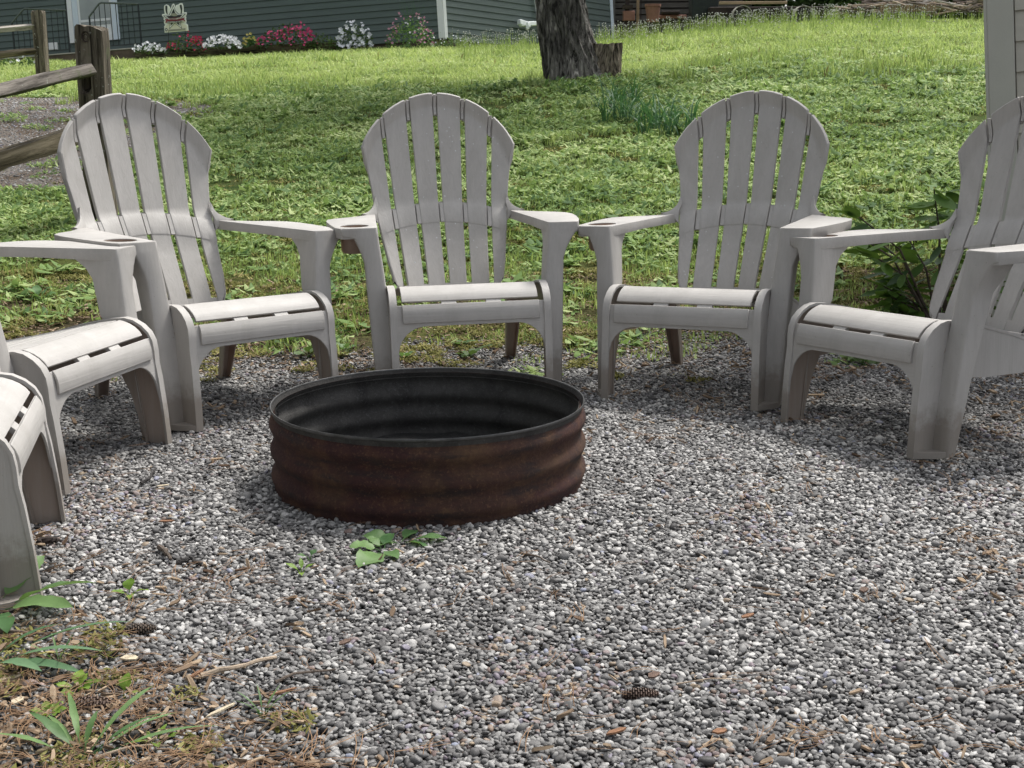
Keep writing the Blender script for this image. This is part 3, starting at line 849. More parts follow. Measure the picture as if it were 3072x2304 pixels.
def make_chair():
    root = empty('adirondack_chair')
    R = M['resin']; RX = M['resin_x']
    # --- six back slats
    zb = .245
    for k in range(6):
        def xe(u, z):
            sl = (k-3)*slot_sp(z); sr = (k-2)*slot_sp(z)
            g = .0088
            lo = sl+g if k > 0 else -x_out(z); hi = sr-g if k < 5 else x_out(z)
            return lo+(hi-lo)*u
        nu, nv = 7, 22; P = []
        for i in range(nu):
            u = i/(nu-1)
            zt = .97
            for _ in range(40): zt = .5*zt+.5*z_top(xe(u, zt))
            xm = xe(u, .545); dz = -.035*(xm/.24)**2
            row = []
            for z, pr in [(zb, 0), (.32, 0), (.38, 0), (.44, 0), (.508+dz, 0), (.5125+dz, 1), (.545+dz, 1), (.5785+dz, 1), (.583+dz, 0)]+[(.595+(zt-.105-.595)*q, 0) for q in (0, .33, .66, 1)]+[(zt-dd, 0) for dd in (.095, .075, .060, .052, .045, .034, .017, 0)]:
                p = SP3(xe(u, z), z); p.y -= .0034*pr; row.append(p)
            P.append(row)
        mb = MB(); mb.shell(P, .014); mb.build('back_slat', R, root, bevel=.0018)
    for sgn in (1, -1):
        zs_ = [.262, .275, .29, .31, .34, .38, .43, .48, .53, .576, .62, .66, .70, .74, .765, .780]
        P = [[SP3(x_out(z)*sgn, z)+Vector((-.0008*sgn, .001+dd, 0)) for dd in (0, .012, .030)] for z in zs_]
        if sgn > 0: P = P[::-1]
        mb = MB(); mb.shell(P, .004); mb.build('back_edge', R, root)
    # --- webs behind the slats: top rail, middle band, bottom band
    def web(z0, z1, off, t, name, topfollow=False):
        nu, nv = 25, 7; P = []
        for i in range(nu):
            u = -1+2*i/(nu-1); row = []
            for j in range(nv):
                v = j/(nv-1)
                if topfollow:
                    x = u*.262; zt = z_top(x)-.006; zl = zt-.074; z = zl+(zt-zl)*v
                else:
                    z = z0+(z1-z0)*v+ (-.035*u*u if name == 'middle_band' else 0); x = u*(x_out(z)-.004)
                p = SP3(x, z); p.y += off; row.append(p)
            P.append(row)
        mb = MB(); mb.shell(P, t); return mb, name
    def tabs(mb, z0, z1, off, wl_, wr_, topfollow=False):
        for k in range(-2, 3):
            P = []
            for i in range(3):
                row = []
                for j in range(6):
                    xc = k*slot_sp(.9 if topfollow else .55)
                    zt, zl = (z_top(xc)-.004, z_top(xc)-.076) if topfollow else (z1-.035*(xc/.24)**2, z0-.035*(xc/.24)**2)
                    z = zl+(zt-zl)*j/5; xc = k*slot_sp(z); x = xc+wl_+(wr_-wl_)*i/2
                    p = SP3(x, z); p.y += off; row.append(p)
                P.append(row)
            mb.shell(P, .008)
        return mb
    mb, nm = web(0, 0, .013, .006, 'top_rail', True); tabs(mb, 0, 0, .0035, -.0048, .0048, True).build(nm, R, root)
    mb, nm = web(.514, .581, .012, .006, 'middle_band'); tabs(mb, .5125, .5785, -.0012, -.0048, .0087).build(nm, R, root)
    mb, nm = web(.240, .300, .003, .012, 'bottom_band'); mb.build(nm, R, root)
    # --- arms
    def arm(sgn, cup):
        zt = lambda x, y: .546+max(0, (y+.22))*.004
        if cup: pl = [(.281, -.222), (.300, -.2315), (.385, -.2315), (.4015, -.224), (.414, -.19), (.426, -.06), (.432, .06), (.424, .125), (.39, .165), (.335, .200), (.288, .250), (.262, .296), (.247, .300), (.253, .20), (.266, .02)]
        else: pl = [(.281, -.222), (.300, -.2315), (.374, -.2315), (.3845, -.224), (.405, -.14), (.424, -.02), (.430, .07), (.420, .125), (.39, .165), (.335, .200), (.288, .250), (.262, .296), (.247, .300), (.253, .20), (.266, .02)]
        loops = [[(x*sgn, y) for x, y in pl]]
        if cup:
            cx, cy, cr = .350*sgn, -.142, .047
            loops.append([(cx+cr*math.cos(a), cy+cr*1.06*math.sin(a)) for a in np.linspace(0, 2*math.pi, 29)[:-1]])
        mb = MB()
        def low(x, y):
            h = float(np.interp(y, [-.23, -.16, -.08, .30], [.034, .032, .028, .030])); return (x*.995, y, zt(x, y)-h)
        mb.prism(loops, lambda x, y: (x, y, zt(x, y)), low)
        # gusset sweeping from the arm up into the back edge
        P = []
        for i in range(11):
            th = i/10*math.pi/2
            xo = .300-.056*math.sin(th); zo = .5475+.060*(1-math.cos(th))
            row = []
            for j in range(4):
                v = j/3; x = .236+(xo-.236)*v; z = .525+(zo-.525)*v
                row.append(Vector((x*sgn, back_y(.243, z)-.003-.55*max(0, x-.243), z)))
            P.append(row if sgn > 0 else row[::-1])
        mb.shell(P, .013)
        o = mb.build('armrest', RX, root, bevel=.0035, seg=2)
        if cup:
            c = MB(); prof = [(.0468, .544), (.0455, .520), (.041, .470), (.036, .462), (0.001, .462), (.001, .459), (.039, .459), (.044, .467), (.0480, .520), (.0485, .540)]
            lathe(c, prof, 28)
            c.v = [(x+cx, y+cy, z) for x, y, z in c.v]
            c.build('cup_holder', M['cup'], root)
        return o
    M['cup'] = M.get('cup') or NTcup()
    arm(1, False); arm(-1, True)
    # --- front legs (panel + outer wall + inner wall above the seat)
    for sgn in (1, -1):
        zz = [.0, .05, .12, .20, .27, .31, .345, .36, .40, .43, .46, .49, .514, .5215, .5445]
        xi = np.interp(zz, [0, .1, .2, .3, .36, .43, .46, .5, .545], [.246, .248, .251, .257, .262, .269, .273, .278, .281])
        xo = (np.interp(zz, [0, .1, .2, .3, .36, .43, .46, .49, .514, .5215, .545], [.306, .312, .317, .322, .325, .329, .340, .357, .374, .384, .3855]) if sgn > 0 else
              np.interp(zz, [0, .1, .2, .3, .36, .43, .46, .49, .514, .5215, .545], [.306, .312, .317, .322, .325, .328, .336, .348, .360, .396, .4025]))
        yf = [-.2335-.074*(1-z/.5445) for z in zz]
        dout = np.interp(zz, [0, .2, .43, .48, .51, .54], [.045, .055, .080, .10, .10, .05])
        din = np.interp(zz, [0, .30, .335, .36, .47, .50, .52, .54], [.002, .002, .07, .085, .095, .12, .15, .16])
        P = []
        secs = []
        for i, z in enumerate(zz):
            c = .010
            pts = [(xi[i]+.004, yf[i]+din[i]), (xi[i], yf[i]+max(din[i]*.5, .0015)), (xi[i], yf[i]+min(c, din[i]*.4+.001)), (xi[i]+c*.3, yf[i]+c*.3*(din[i] > .01)), (xi[i]+c, yf[i]),
                   ((xi[i]+xo[i])/2, yf[i]), (xo[i]-c, yf[i]), (xo[i]-c*.3, yf[i]+c*.3), (xo[i], yf[i]+c), (xo[i]-.001, yf[i]+dout[i]*.5), (xo[i]-.006, yf[i]+dout[i])]
            secs.append([Vector((x*sgn, y, z)) for x, y in pts])
        # order so that the normal points outwards/front
        P = [[secs[i][j] for i in range(len(zz))] for j in range(len(secs[0]))]
        if sgn < 0: P = P[::-1]
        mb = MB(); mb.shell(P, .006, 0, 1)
        # foot platform between flange and outer edge
        a, b = .258*sgn, .306*sgn
        loop = [(a, -.300), (a, -.374), (.262*sgn, -.376), (.300*sgn, -.325), (b, -.304)]
        mb.prism([loop], lambda x, y: (x, y, .017), lambda x, y: (x, y, 0))
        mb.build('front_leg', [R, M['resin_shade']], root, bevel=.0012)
        # side frame: flange down to the foot, curved over the seat front, running back under the seat
        outl = [(-.378, 0), (-.371, .10), (-.362, .19), (-.355, .235), (-.354, .27), (-.350, .298), (-.338, .322), (-.318, .341), (-.292, .355), (-.265, .360), (-.22, .356), (-.12, .335), (.0, .302), (.08, .274), (.15, .254), (.20, .247),
                (.232, .241), (.240, .228), (.232, .20), (.10, .185), (-.10, .19), (-.20, .20), (-.235, .195), (-.262, .14), (-.285, .06), (-.300, 0)]
        lip = outl[:16]
        inn = []
        for i, p in enumerate(lip):
            q0 = Vector(lip[max(i-1, 0)]+(0,)); q1 = Vector(lip[min(i+1, len(lip)-1)]+(0,)); d = (q1-q0).normalized()
            inn.append((p[0]+d.y*.008, p[1]-d.x*.008))
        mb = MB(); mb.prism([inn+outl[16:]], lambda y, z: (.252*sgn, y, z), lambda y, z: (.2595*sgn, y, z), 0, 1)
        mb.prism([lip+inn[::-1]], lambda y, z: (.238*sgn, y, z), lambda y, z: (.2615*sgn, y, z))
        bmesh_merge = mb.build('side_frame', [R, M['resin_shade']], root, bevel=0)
        # rear leg: channel open to the front
        zz2 = [0, .08, .16, .215, .245]
        P = []; secs = []
        for z in zz2:
            w = .018+.012*z/.25; d = .028+.022*z/.25; cy = .268-.035*z/.25; cx = .232+.010*z/.25
            pts = [(cx-w, cy-d), (cx-w*.97, cy-.004), (cx-w*.75, cy), (cx+w*.75, cy), (cx+w*.97, cy-.004), (cx+w, cy-d)]
            secs.append([Vector((x*sgn, y, z)) for x, y in pts])
        P = [[secs[i][j] for i in range(len(zz2))] for j in range(6)]
        if sgn > 0: P = P[::-1]
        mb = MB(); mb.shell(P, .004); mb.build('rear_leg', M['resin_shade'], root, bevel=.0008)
    # --- seat: apron, rolled front slat, slats, bearers
    P = []
    for i in range(41):
        x = -.2435+.487*i/40; ax = abs(x)
        zl = .238 if ax < .150 else .238-.105*(1-math.sqrt(max(0, 1-((ax-.150)/.0935)**2)))
        P.append([Vector((x, float(np.interp(zl+(.306-zl)*j/5, [.12, .235, .27, .306], [-.362, -.352, -.349, -.341])), zl+(.306-zl)*j/5)) for j in range(6)])
    mb = MB(); mb.shell(P, .006); mb.build('apron', RX, root, bevel=.001)
    def slat(prof, hw=.2215, t=.007):
        P = [[Vector((-hw+2*hw*i/8, y, z)) for y, z in prof] for i in range(9)]
        mb = MB(); mb.shell(P, t); return mb.build('seat_slat', RX, root, bevel=.0012)
    slat([(-.3565, .250), (-.3575, .266), (-.3555, .283), (-.3505, .297), (-.343, .3085)])
    slat([(-.3305, .3165), (-.322, .3285), (-.310, .339), (-.294, .348), (-.276, .3545), (-.262, .357)], t=.009)
    seatz = lambda y: float(np.interp(y, [-.26, -.19, -.1, 0, .1, .16], [.3565, .3465, .3265, .3050, .2850, .2730]))
    y = -.252
    for k in range(6):
        slat([(y+.056*j/4, seatz(y+.056*j/4)) for j in range(5)]); y += .068
    for sx in (-.07, .075):
        pr = [(-.348, .289), (-.340, .303), (-.326, .316), (-.305, .332), (-.27, .346), (-.22, .343), (-.1, .319), (0, .2975), (.1, .2775), (.18, .262)]
        P = [[Vector((sx-.0245+.049*i/2, y_, z_)) for y_, z_ in pr] for i in range(3)]
        mb = MB(); mb.shell(P, .012); mb.build('seat_bearer', R, root, bevel=.0008)
    return root

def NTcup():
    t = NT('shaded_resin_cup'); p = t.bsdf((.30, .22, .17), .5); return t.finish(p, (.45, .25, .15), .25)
def NTin():  # browner resin, as the cup: tint of the unlit sides put into the colour
    t = NT('shaded_resin_inside'); n = t.noise(t.coord('Object', (60, 60, 4)), 1, 5, .6)
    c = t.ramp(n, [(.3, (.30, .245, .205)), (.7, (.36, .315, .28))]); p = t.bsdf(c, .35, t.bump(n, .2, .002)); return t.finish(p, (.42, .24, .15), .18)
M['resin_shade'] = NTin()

CHAIRS = [   # x, y, yaw, tilt x, tilt y, label
    (-0.189, 4.495, .182, -.009, -.008, "taupe plastic garden chair straight behind the fire ring, rain drops on its back"),
    (-1.000, 4.160, .777, .003, .024, "brightest taupe plastic chair, in front of the near fence post, back turned to the path"),
    (.694, 4.350, -.480, -.007, -.031, "taupe plastic garden chair right of the ring, in front of the slope below the stump"),
    (1.260, 3.765, -1.048, 0, -.037, "taupe plastic chair in front of the leafy shrub, its back cut by the right edge"),
    (-1.400, 3.449, 1.308, .001, -.002, "side-on taupe plastic chair at left, back outside the photo, arm and whole seat showing"),
    (-1.346, 2.568, 1.805, -.007, .008, "nearest taupe plastic chair, only its seat corner and two front legs showing at left edge"),
]
proto = make_chair()
kids = [k for k in bpy.data.objects if k.parent == proto]
for i, (x, y, yaw, tx, ty, lab) in enumerate(CHAIRS):
    if i == 0: o = proto
    else:
        o = proto.copy(); COL.objects.link(o)
        for k in kids:
            c = k.copy(); c.parent = o; COL.objects.link(c)
    o.matrix_world = Matrix.Translation((x, y, -.001)) @ Matrix.Rotation(yaw, 4, 'Z') @ Matrix.Rotation(tx, 4, 'X') @ Matrix.Rotation(ty, 4, 'Y')
    tag(o, lab, 'chair', 'adirondack chairs around the fire ring')

# rain drops on the backs and arms of the two chairs behind the ring
def drops(chair, n, seed):
    r = np.random.default_rng(seed); mb = MB()
    for _ in range(n):
        x = r.uniform(-.23, .23); z = r.uniform(.33, .93)
        if z > z_top(x)-.02: continue
        sp = slot_sp(z); q = abs((x/sp) % 1.0); 
        if min(q, 1-q)*sp < .012: continue
        p = SP3(x, z); rr = r.uniform(.0014, .0030)
        vs = [(p.x, p.y-rr*.6, p.z)]+[(p.x+rr*math.cos(a), p.y+.0004, p.z+rr*1.2*math.sin(a)) for a in np.linspace(0, 6.283, 7)[:-1]]
        mb.add(vs, [(0, 1+(k+1) % 6, 1+k) for k in range(6)])
    o = mb.build('rain_drops', M['drop'], chair); o['kind'] = 'stuff'
t_ = NT('rain_drop'); p_ = t_.bsdf((.75, .77, .78), .08, spec=1.0); M['drop'] = t_.finish(p_)
objs = [o for o in bpy.data.objects if o.get('category') == 'chair']
drops(objs[0], 90, 1)
drops([o for o in objs if abs(o.matrix_world.translation.x-.694) < .01][0], 60, 2)
#PART2
# ------------------------------------------------------------------ leaves, plants
def leaf_mesh(name, L_, W, arch=.25, fold=.25, n=9, mat=None, wave=0.0, tip=1.0, seed=0):
    r = random.Random(seed)
    vs = []; fs = []
    for i in range(n+1):
        u = i/n; w = W/2*math.sin(math.pi*min(1, u**.85))**.8*(1 if u < 1 else 0)
        if i == 0: w = W*.06
        x = L_*u; z = arch*L_*(u-u*u*1.35)
        wv = wave*W*math.sin(u*9+seed)
        vs += [(x, -w, z+fold*w+wv), (x, 0, z), (x, w, z+fold*w-wv)]
    for i in range(n):
        b = i*3
        fs += [(b, b+3, b+4, b+1), (b+1, b+4, b+5, b+2)]
    me = bpy.data.meshes.new(name); me.from_pydata(vs, [], fs)
    me.polygons.foreach_set('use_smooth', [True]*len(fs)); me.materials.append(mat)
    return me
def put_leaf(parent, me, p, az, el, roll=0, s=1.0, name='leaf'):
    o = bpy.data.objects.new(name, me); COL.objects.link(o); o.parent = parent
    o.matrix_local = Matrix.Translation(p) @ Matrix.Rotation(az, 4, 'Z') @ Matrix.Rotation(-el, 4, 'Y') @ Matrix.Rotation(roll, 4, 'X') @ Matrix.Scale(s, 4)
    return o

def weed(name, label, px, py, leaves, mat, group=None, wave=.06, cat='weed', lift=.012):
    """leaves: list of (azimuth deg, elevation deg, length, width)"""
    g = hit_ground(px, py); root = empty(name, (g.x, g.y, g.z+lift*.5)); tag(root, label, cat, group)
    mb = MB()
    for i, (a, e, L_, W) in enumerate(leaves):
        me = leaf_mesh('leaf', L_, W, .20, .22, 12, mat, wave, seed=i*3+int(px))
        jag = random.Random(i)
        for q in range(1, 12):
            for w_ in (0, 2): v_ = me.vertices[q*3+w_]; v_.co.y *= 1+jag.uniform(-.16, .12); v_.co.z += jag.uniform(-.03, .03)*W
        az, el = math.radians(a), math.radians(e)
        st = L_*.35; p = Vector((math.cos(az)*math.cos(el)*st, math.sin(az)*math.cos(el)*st, math.sin(el)*st+lift*.5))
        mb.tube([(0, 0, -.004), tuple(p*.6), tuple(p)], [.0016, .0013, .001], 5)
        put_leaf(root, me, p, az, el*.7, random.uniform(-.3, .3))
    mb.build('stem', mat, root)
    return root
weed('dock_weed', 'pale green broadleaf weed with a large holed leaf, in front of the fire ring', 1150, 1665,
     [(190, 16, .055, .042), (250, 3, .085, .060), (300, 6, .055, .032), (80, 20, .05, .036), (140, 30, .04, .026)], M['weedleaf'])
weed('dock_weed', 'sprawling green weed touching the front foot of the fire ring wall', 1200, 1640,
     [(5, 4, .085, .034), (170, 10, .065, .040), (60, 10, .05, .034), (330, 4, .055, .03), (215, 6, .045, .03)], M['weedleaf'])
weed('seedling', 'lone lime green seedling in the gravel at lower left', 389, 1800,
     [(100, 55, .028, .024), (0, 20, .030, .020), (200, 25, .026, .018), (290, 10, .024, .016)], M['limeleaf'], cat='seedling')
weed('seedling', 'small green seedling between the weeds and the near left chair', 905, 1735,
     [(40, 30, .028, .012), (170, 40, .030, .012), (280, 20, .030, .012), (100, 60, .026, .010)], M['limeleaf'], cat='seedling')
weed('seedling', 'tiny pale seedling left of the broadleaf weed', 930, 1690,
     [(60, 40, .020, .014), (200, 30, .022, .014)], M['weedleaf'], cat='seedling')
weed('dock_weed', 'large serrated leaf plant at the left edge beside the nearest chair foot', -15, 1850,
     [(60, 40, .11, .050), (5, 22, .15, .050), (335, 18, .15, .045), (20, 6, .09, .04), (300, 10, .12, .04)], M['weedleaf'])
weed('strap_leaf_plant', 'long strap leaved plant arching in from the left edge of the mulch', -40, 2010,
     [(15, 18, .19, .020), (355, 14, .16, .022), (340, 8, .15, .022), (30, 30, .10, .018), (325, 16, .12, .024)], M['lilyleaf'], wave=.0, cat='plant')
weed('seedling', 'bright green seedling cluster in the mulch beside the dark pine cone', 235, 2095,
     [(20, 30, .030, .020), (100, 40, .034, .022), (180, 30, .030, .020), (250, 20, .032, .022), (320, 35, .03, .02), (60, 60, .026, .018)], M['limeleaf'], cat='seedling')
weed('seedling', 'thin stemmed yellow green seedling right of the mulch seedling cluster', 372, 2110,
     [(80, 70, .030, .020), (350, 30, .022, .014)], M['limeleaf'], cat='seedling')
weed('herb_plant', 'grey green sprawling herb with pale stems at the bottom left corner', 250, 2300,
     [(150, 35, .09, .016), (115, 28, .11, .012), (60, 30, .12, .012), (35, 25, .10, .010), (172, 18, .12, .012), (20, 10, .15, .007), (85, 50, .06, .012), (130, 15, .10, .010), (45, 12, .12, .008)], M['weedleaf'], cat='plant')
for j, (px, py, sc, lab) in enumerate([
    (1212, 1085, .8, 'dark green round leaf weed just beyond the fire ring rim'),
    (1410, 1082, 1.1, 'green weed between the legs of the chair behind the ring'),
    (1385, 1046, .7, 'pale leaved weed on the gravel edge beneath the chair behind the ring'),
    (925, 1075, 1.1, 'leafy weed at the gravel edge left of the chair behind the ring'),
    (1035, 1062, .7, 'small weed between the two left chairs beyond the ring'),
    (870, 1040, 1.2, 'leafy weed beneath the brightest chair near its hidden leg'),
    (1840, 1020, 1.0, 'weed beneath the chair right of the ring'),
    (2590, 1105, 1.0, 'pale leafed weed under the chair by the shrub'),
    (120, 905, 1.3, 'rosette weed in the moss at the far left above the side-on chair')]):
    weed('rosette_weed', lab, px, py, [(a+random.uniform(-15, 15), random.uniform(15, 55), .055*sc*random.uniform(.7, 1.2), .032*sc) for a in range(0, 360, 60)],
         M['weedleaf'] if j % 2 == 0 else M['bedleaf'], 'weeds along the back edge of the gravel')
weed('fallen_leaf', 'yellow fallen leaf behind the chair right of the ring', 1995, 1062, [(300, 12, .06, .030), (150, 30, .03, .012)], M['yellowleaf'], cat='leaf')
weed('fallen_leaf', 'pale pink fallen leaf on the gravel behind the chair right of the ring', 1868, 1062, [(200, 10, .055, .045), (330, 10, .04, .03)], M['pinkleaf'], cat='leaf')

# glossy shrub behind the right-hand chair
def build_shrub():
    g = hit_ground(2800, 1000); g = Vector((1.67, 5.02, float(ground_z(1.67, 5.02))))
    root = empty('leafy_shrub', g); tag(root, 'glossy dark leaved shrub behind the arm of the right hand chair', 'shrub')
    r = random.Random(4); ms = [leaf_mesh('leaf', .105, .040, -.12, .22, 6, M['shrubleaf'], .03, seed=k) for k in range(4)]
    st = MB(); n = 0
    for b in range(19):
        az = r.uniform(0, 6.28); reach = r.uniform(.12, .40); ht = r.uniform(.18, .62)
        if b < 7: az = math.radians(r.uniform(120, 250)); reach = r.uniform(.22, .42); ht = r.uniform(.06, .56)
        tip = Vector((math.cos(az)*reach, math.sin(az)*reach*.8, ht)); mid = tip*.5+Vector((0, 0, ht*.22))
        st.tube([(0, 0, 0), tuple(mid), tuple(tip)], [.006, .004, .0025], 6)
        for q in range(14):
            u = .34+.66*q/13; p = mid*(1-u)*2*.5+tip*u if u > .5 else mid*(u*2)
            p = mid.lerp(tip, max(0, (u-.5)*2)) if u > .5 else Vector((0, 0, 0)).lerp(mid, u*2)
            put_leaf(root, ms[n % 4], p, az+r.uniform(-1.4, 1.4)+(3.1 if q == 3 else 0), r.uniform(-.65, .45), r.uniform(-.6, .6), r.uniform(.75, 1.3)); n += 1
    st.build('stems', M['twig'], root)
build_shrub()

# strap-leaved clump beside the stump
def strap_clump(name, label, spots, mat, n, Lr, Wd, cat):
    c = spots[0]; root = empty(name, c); tag(root, label, cat)
    r = random.Random(12); mb = MB()
    for i in range(n):
        s = spots[r.randrange(len(spots))]; b = Vector(s)-Vector(c)+Vector((r.uniform(-.12, .12), r.uniform(-.10, .10), 0))
        b.z = float(ground_z(b.x+c[0], b.y+c[1]))-c[2]-.01
        az = r.uniform(0, 6.28); L_ = r.uniform(*Lr); lean = r.uniform(.45, 1.35)
        d = Vector((math.cos(az), math.sin(az), 0)); sd_ = Vector((-d.y, d.x, 0)); vs = []
        for k in range(6):
            u = k/5; w = Wd*(1-u**2.2)*.5+.0006
            p = b+d*(L_*lean*u*u*.8)+Vector((0, 0, L_*(u*.95-.55*lean*u*u*u)))
            vs += [p-sd_*w, p+Vector((0, 0, -w*.5)), p+sd_*w]
        fs = []
        for k in range(5):
            q = k*3; fs += [(q, q+1, q+4, q+3), (q+1, q+2, q+5, q+4)]
        mb.add(vs, fs)
    mb.build('leaves', mat, root, smooth=True)
sp = [tuple(hit_ground(x, y)) for x, y in ((1830, 330), (1870, 320), (1900, 350), (1940, 370), (1990, 390), (2040, 410), (1850, 370), (1960, 410))]
strap_clump('daylily_clump', 'clump of long arching blue green leaves right of the tree stump', sp, M['lilyleaf'], 210, (.25, .52), .013, 'plant')
sp = [tuple(hit_ground(x, y)) for x, y in ((1670, 262), (1700, 275), (1740, 280))]
strap_clump('sapling_weed', 'low leafy weed at the foot of the tree trunk', sp, M['weedleaf'], 40, (.12, .24), .022, 'weed')

# ------------------------------------------------------------------ tree with cut stump
def build_tree():
    Y = 13.9
    base = hit_ground(1705, 262); base = at(1705, 262, Y)
    root = empty('broadleaf_tree', base); tag(root, 'rough barked tree on the slope with a sawn stump joined at its right side', 'tree')
    def loft(rows, n=72, amp=.03, seed=0, cap=True, sub=6, jag=0.0):
        # rows: (center Vector, rx, ry)
        vs = []; fs = []; R2 = []
        for i in range(len(rows)-1):
            for k in range(sub):
                t = k/sub; a, b = rows[i], rows[i+1]
                R2.append((a[0].lerp(b[0], t), a[1]+(b[1]-a[1])*t, a[2]+(b[2]-a[2])*t))
        R2.append(rows[-1])
        for i, (c, rx, ry) in enumerate(R2):
            for k in range(n):
                a = 2*math.pi*k/n
                w = float(vnoise(math.cos(a)*4+9, math.sin(a)*4+c.z*1.1, .32, seed)-.5)*2*amp
                w2 = float(vnoise(a*9/1.0, c.z*5, .9, seed+5)-.5)*amp*1.5
                w3 = (float(vnoise(a*26, c.z*9, .9, seed+8))-.5)*amp*.9
                q = 1+(w+w2+w3)/max(rx, .05)
                z = c.z+(jag*(float(vnoise(a*7, 3, .9, 2))-.4) if i == len(R2)-1 else 0)
                vs.append((c.x+rx*q*math.cos(a), c.y+ry*q*math.sin(a), z))
        for i in range(len(R2)-1):
            for k in range(n): fs.append((i*n+k, i*n+(k+1) % n, (i+1)*n+(k+1) % n, (i+1)*n+k))
        if cap:
            c = R2[-1][0]; vs.append((c.x, c.y, c.z-.02)); m = len(vs)-1
            for k in range(n): fs.append(((len(R2)-1)*n+k, (len(R2)-1)*n+(k+1) % n, m))
        mb = MB(); mb.add([Vector(v)-base for v in vs], fs); return mb
    px2 = Y/F_PX
    P = lambda px, py: at(px, py, Y)
    rows = [(P(1745, 300), 116*px2, .40), (P(1741, 262), 103*px2, .34), (P(1730, 215), 94*px2, .29), (P(1714, 165), 84*px2, .27), (P(1700, 115), 76*px2, .26), (P(1687, 55), 72*px2, .25), (P(1681, 0), 70*px2, .25),
            (P(1668, -160), 66*px2, .23), (P(1650, -420), 58*px2, .21), (P(1660, -800), 50*px2, .18), (P(1640, -1200), 36*px2, .12), (P(1650, -1600), 16*px2, .05)]
    loft(rows, 84, .024, 3, cap=False).build('trunk', M['bark'], root, smooth=True, angle=60)
    rs = [(P(1795, 300), 66*px2, .25), (P(1795, 262), 62*px2, .23), (P(1802, 220), 58*px2, .21), (P(1806, 175), 54*px2, .19), (P(1810, 132), 50*px2, .17)]
    loft(rs, 64, .022, 11, True, 6, .03).build('stump', M['bark_rot'], root, smooth=True, angle=60)
    # a swollen knot low on the trunk
    r = random.Random(3)
    limbs = MB(); tips = []
    for k in range(9):
        z0 = -620-110*k; b = P(1655, z0); az = k*2.4+.4; L_ = 3.3-.22*k
        pts = [b+Vector((math.cos(az)*L_*u, math.sin(az)*L_*u, L_*(.55*u+.1*u*u))) for u in (0, .3, .65, 1)]
        limbs.tube([p-base for p in pts], [.085, .06, .035, .012], 8); tips += [pts[1], pts[2], pts[3], pts[2].lerp(pts[3], .5)]
    limbs.build('limbs', M['bark'], root)
    lv = MB()
    for t in tips:
        for q in range(200):
            d = Vector((r.gauss(0, 1), r.gauss(0, 1), r.gauss(0, .75)))*.45; c = t+d-base
            a, b = Vector((r.gauss(0, 1), r.gauss(0, 1), r.gauss(0, .5))).normalized(), Vector((r.gauss(0, 1), r.gauss(0, 1), r.gauss(0, 1)))
            b = (b-a*b.dot(a)).normalized(); s_ = r.uniform(.05, .10)
            lv.add([c-a*s_, c-b*s_*.55, c+a*s_, c+b*s_*.55], [(0, 1, 2, 3)])
    o = lv.build('crown', M['treeleaf'], root, smooth=False); o['kind'] = 'stuff'
build_tree()

# ------------------------------------------------------------------ split rail fences
def rough_bar(p, q, wa, ha, wb, hb, seed, n=14, sag=0.0, amp=.008, up=(0, 0, 1)):
    """hand split bar with uneven, facetted sides, along +X of its own frame"""
    p, q = Vector(p), Vector(q); L_ = (q-p).length; r = random.Random(seed); mb = MB(); vs = []; fs = []
    m = 10; offs = [r.uniform(.82, 1.12) for _ in range(m)]
    for i in range(n+1):
        u = i/n; w = wa+(wb-wa)*u; h = ha+(hb-ha)*u
        for k in range(m):
            a = 2*math.pi*k/m+.3; e = offs[k]*(1+r.uniform(-1, 1)*amp/w*1.5)
            ca, sa = math.cos(a), math.sin(a); f = 1/max(abs(ca), abs(sa))**.55
            vs.append((L_*u+(r.uniform(-.01, .01) if i in (0, n) else 0), ca*f*w/2*e, sa*f*h/2*e-sag*math.sin(math.pi*u)))
    for i in range(n):
        for k in range(m): fs.append((i*m+k, i*m+(k+1) % m, (i+1)*m+(k+1) % m, (i+1)*m+k))
    fs.append(tuple(range(m-1, -1, -1))); fs.append(tuple(n*m+k for k in range(m)))
    mb.add(vs, fs)
    d = (q-p).normalized(); up = Vector(up); y = up.cross(d).normalized(); z = d.cross(y)
    mt = Matrix(((d.x, y.x, z.x, p.x), (d.y, y.y, z.y, p.y), (d.z, y.z, z.z, p.z), (0, 0, 0, 1)))
    return mb, mt
def bar_obj(name, mat, root, *a, **k):
    mb, mt = rough_bar(*a, **k); o = mb.build(name, mat, None, smooth=True, angle=30)
    o.parent = root; o.matrix_world = mt; o.matrix_parent_inverse = Matrix.Identity(4)
    o.matrix_local = Matrix.Translation(-root.location) @ mt
    return o
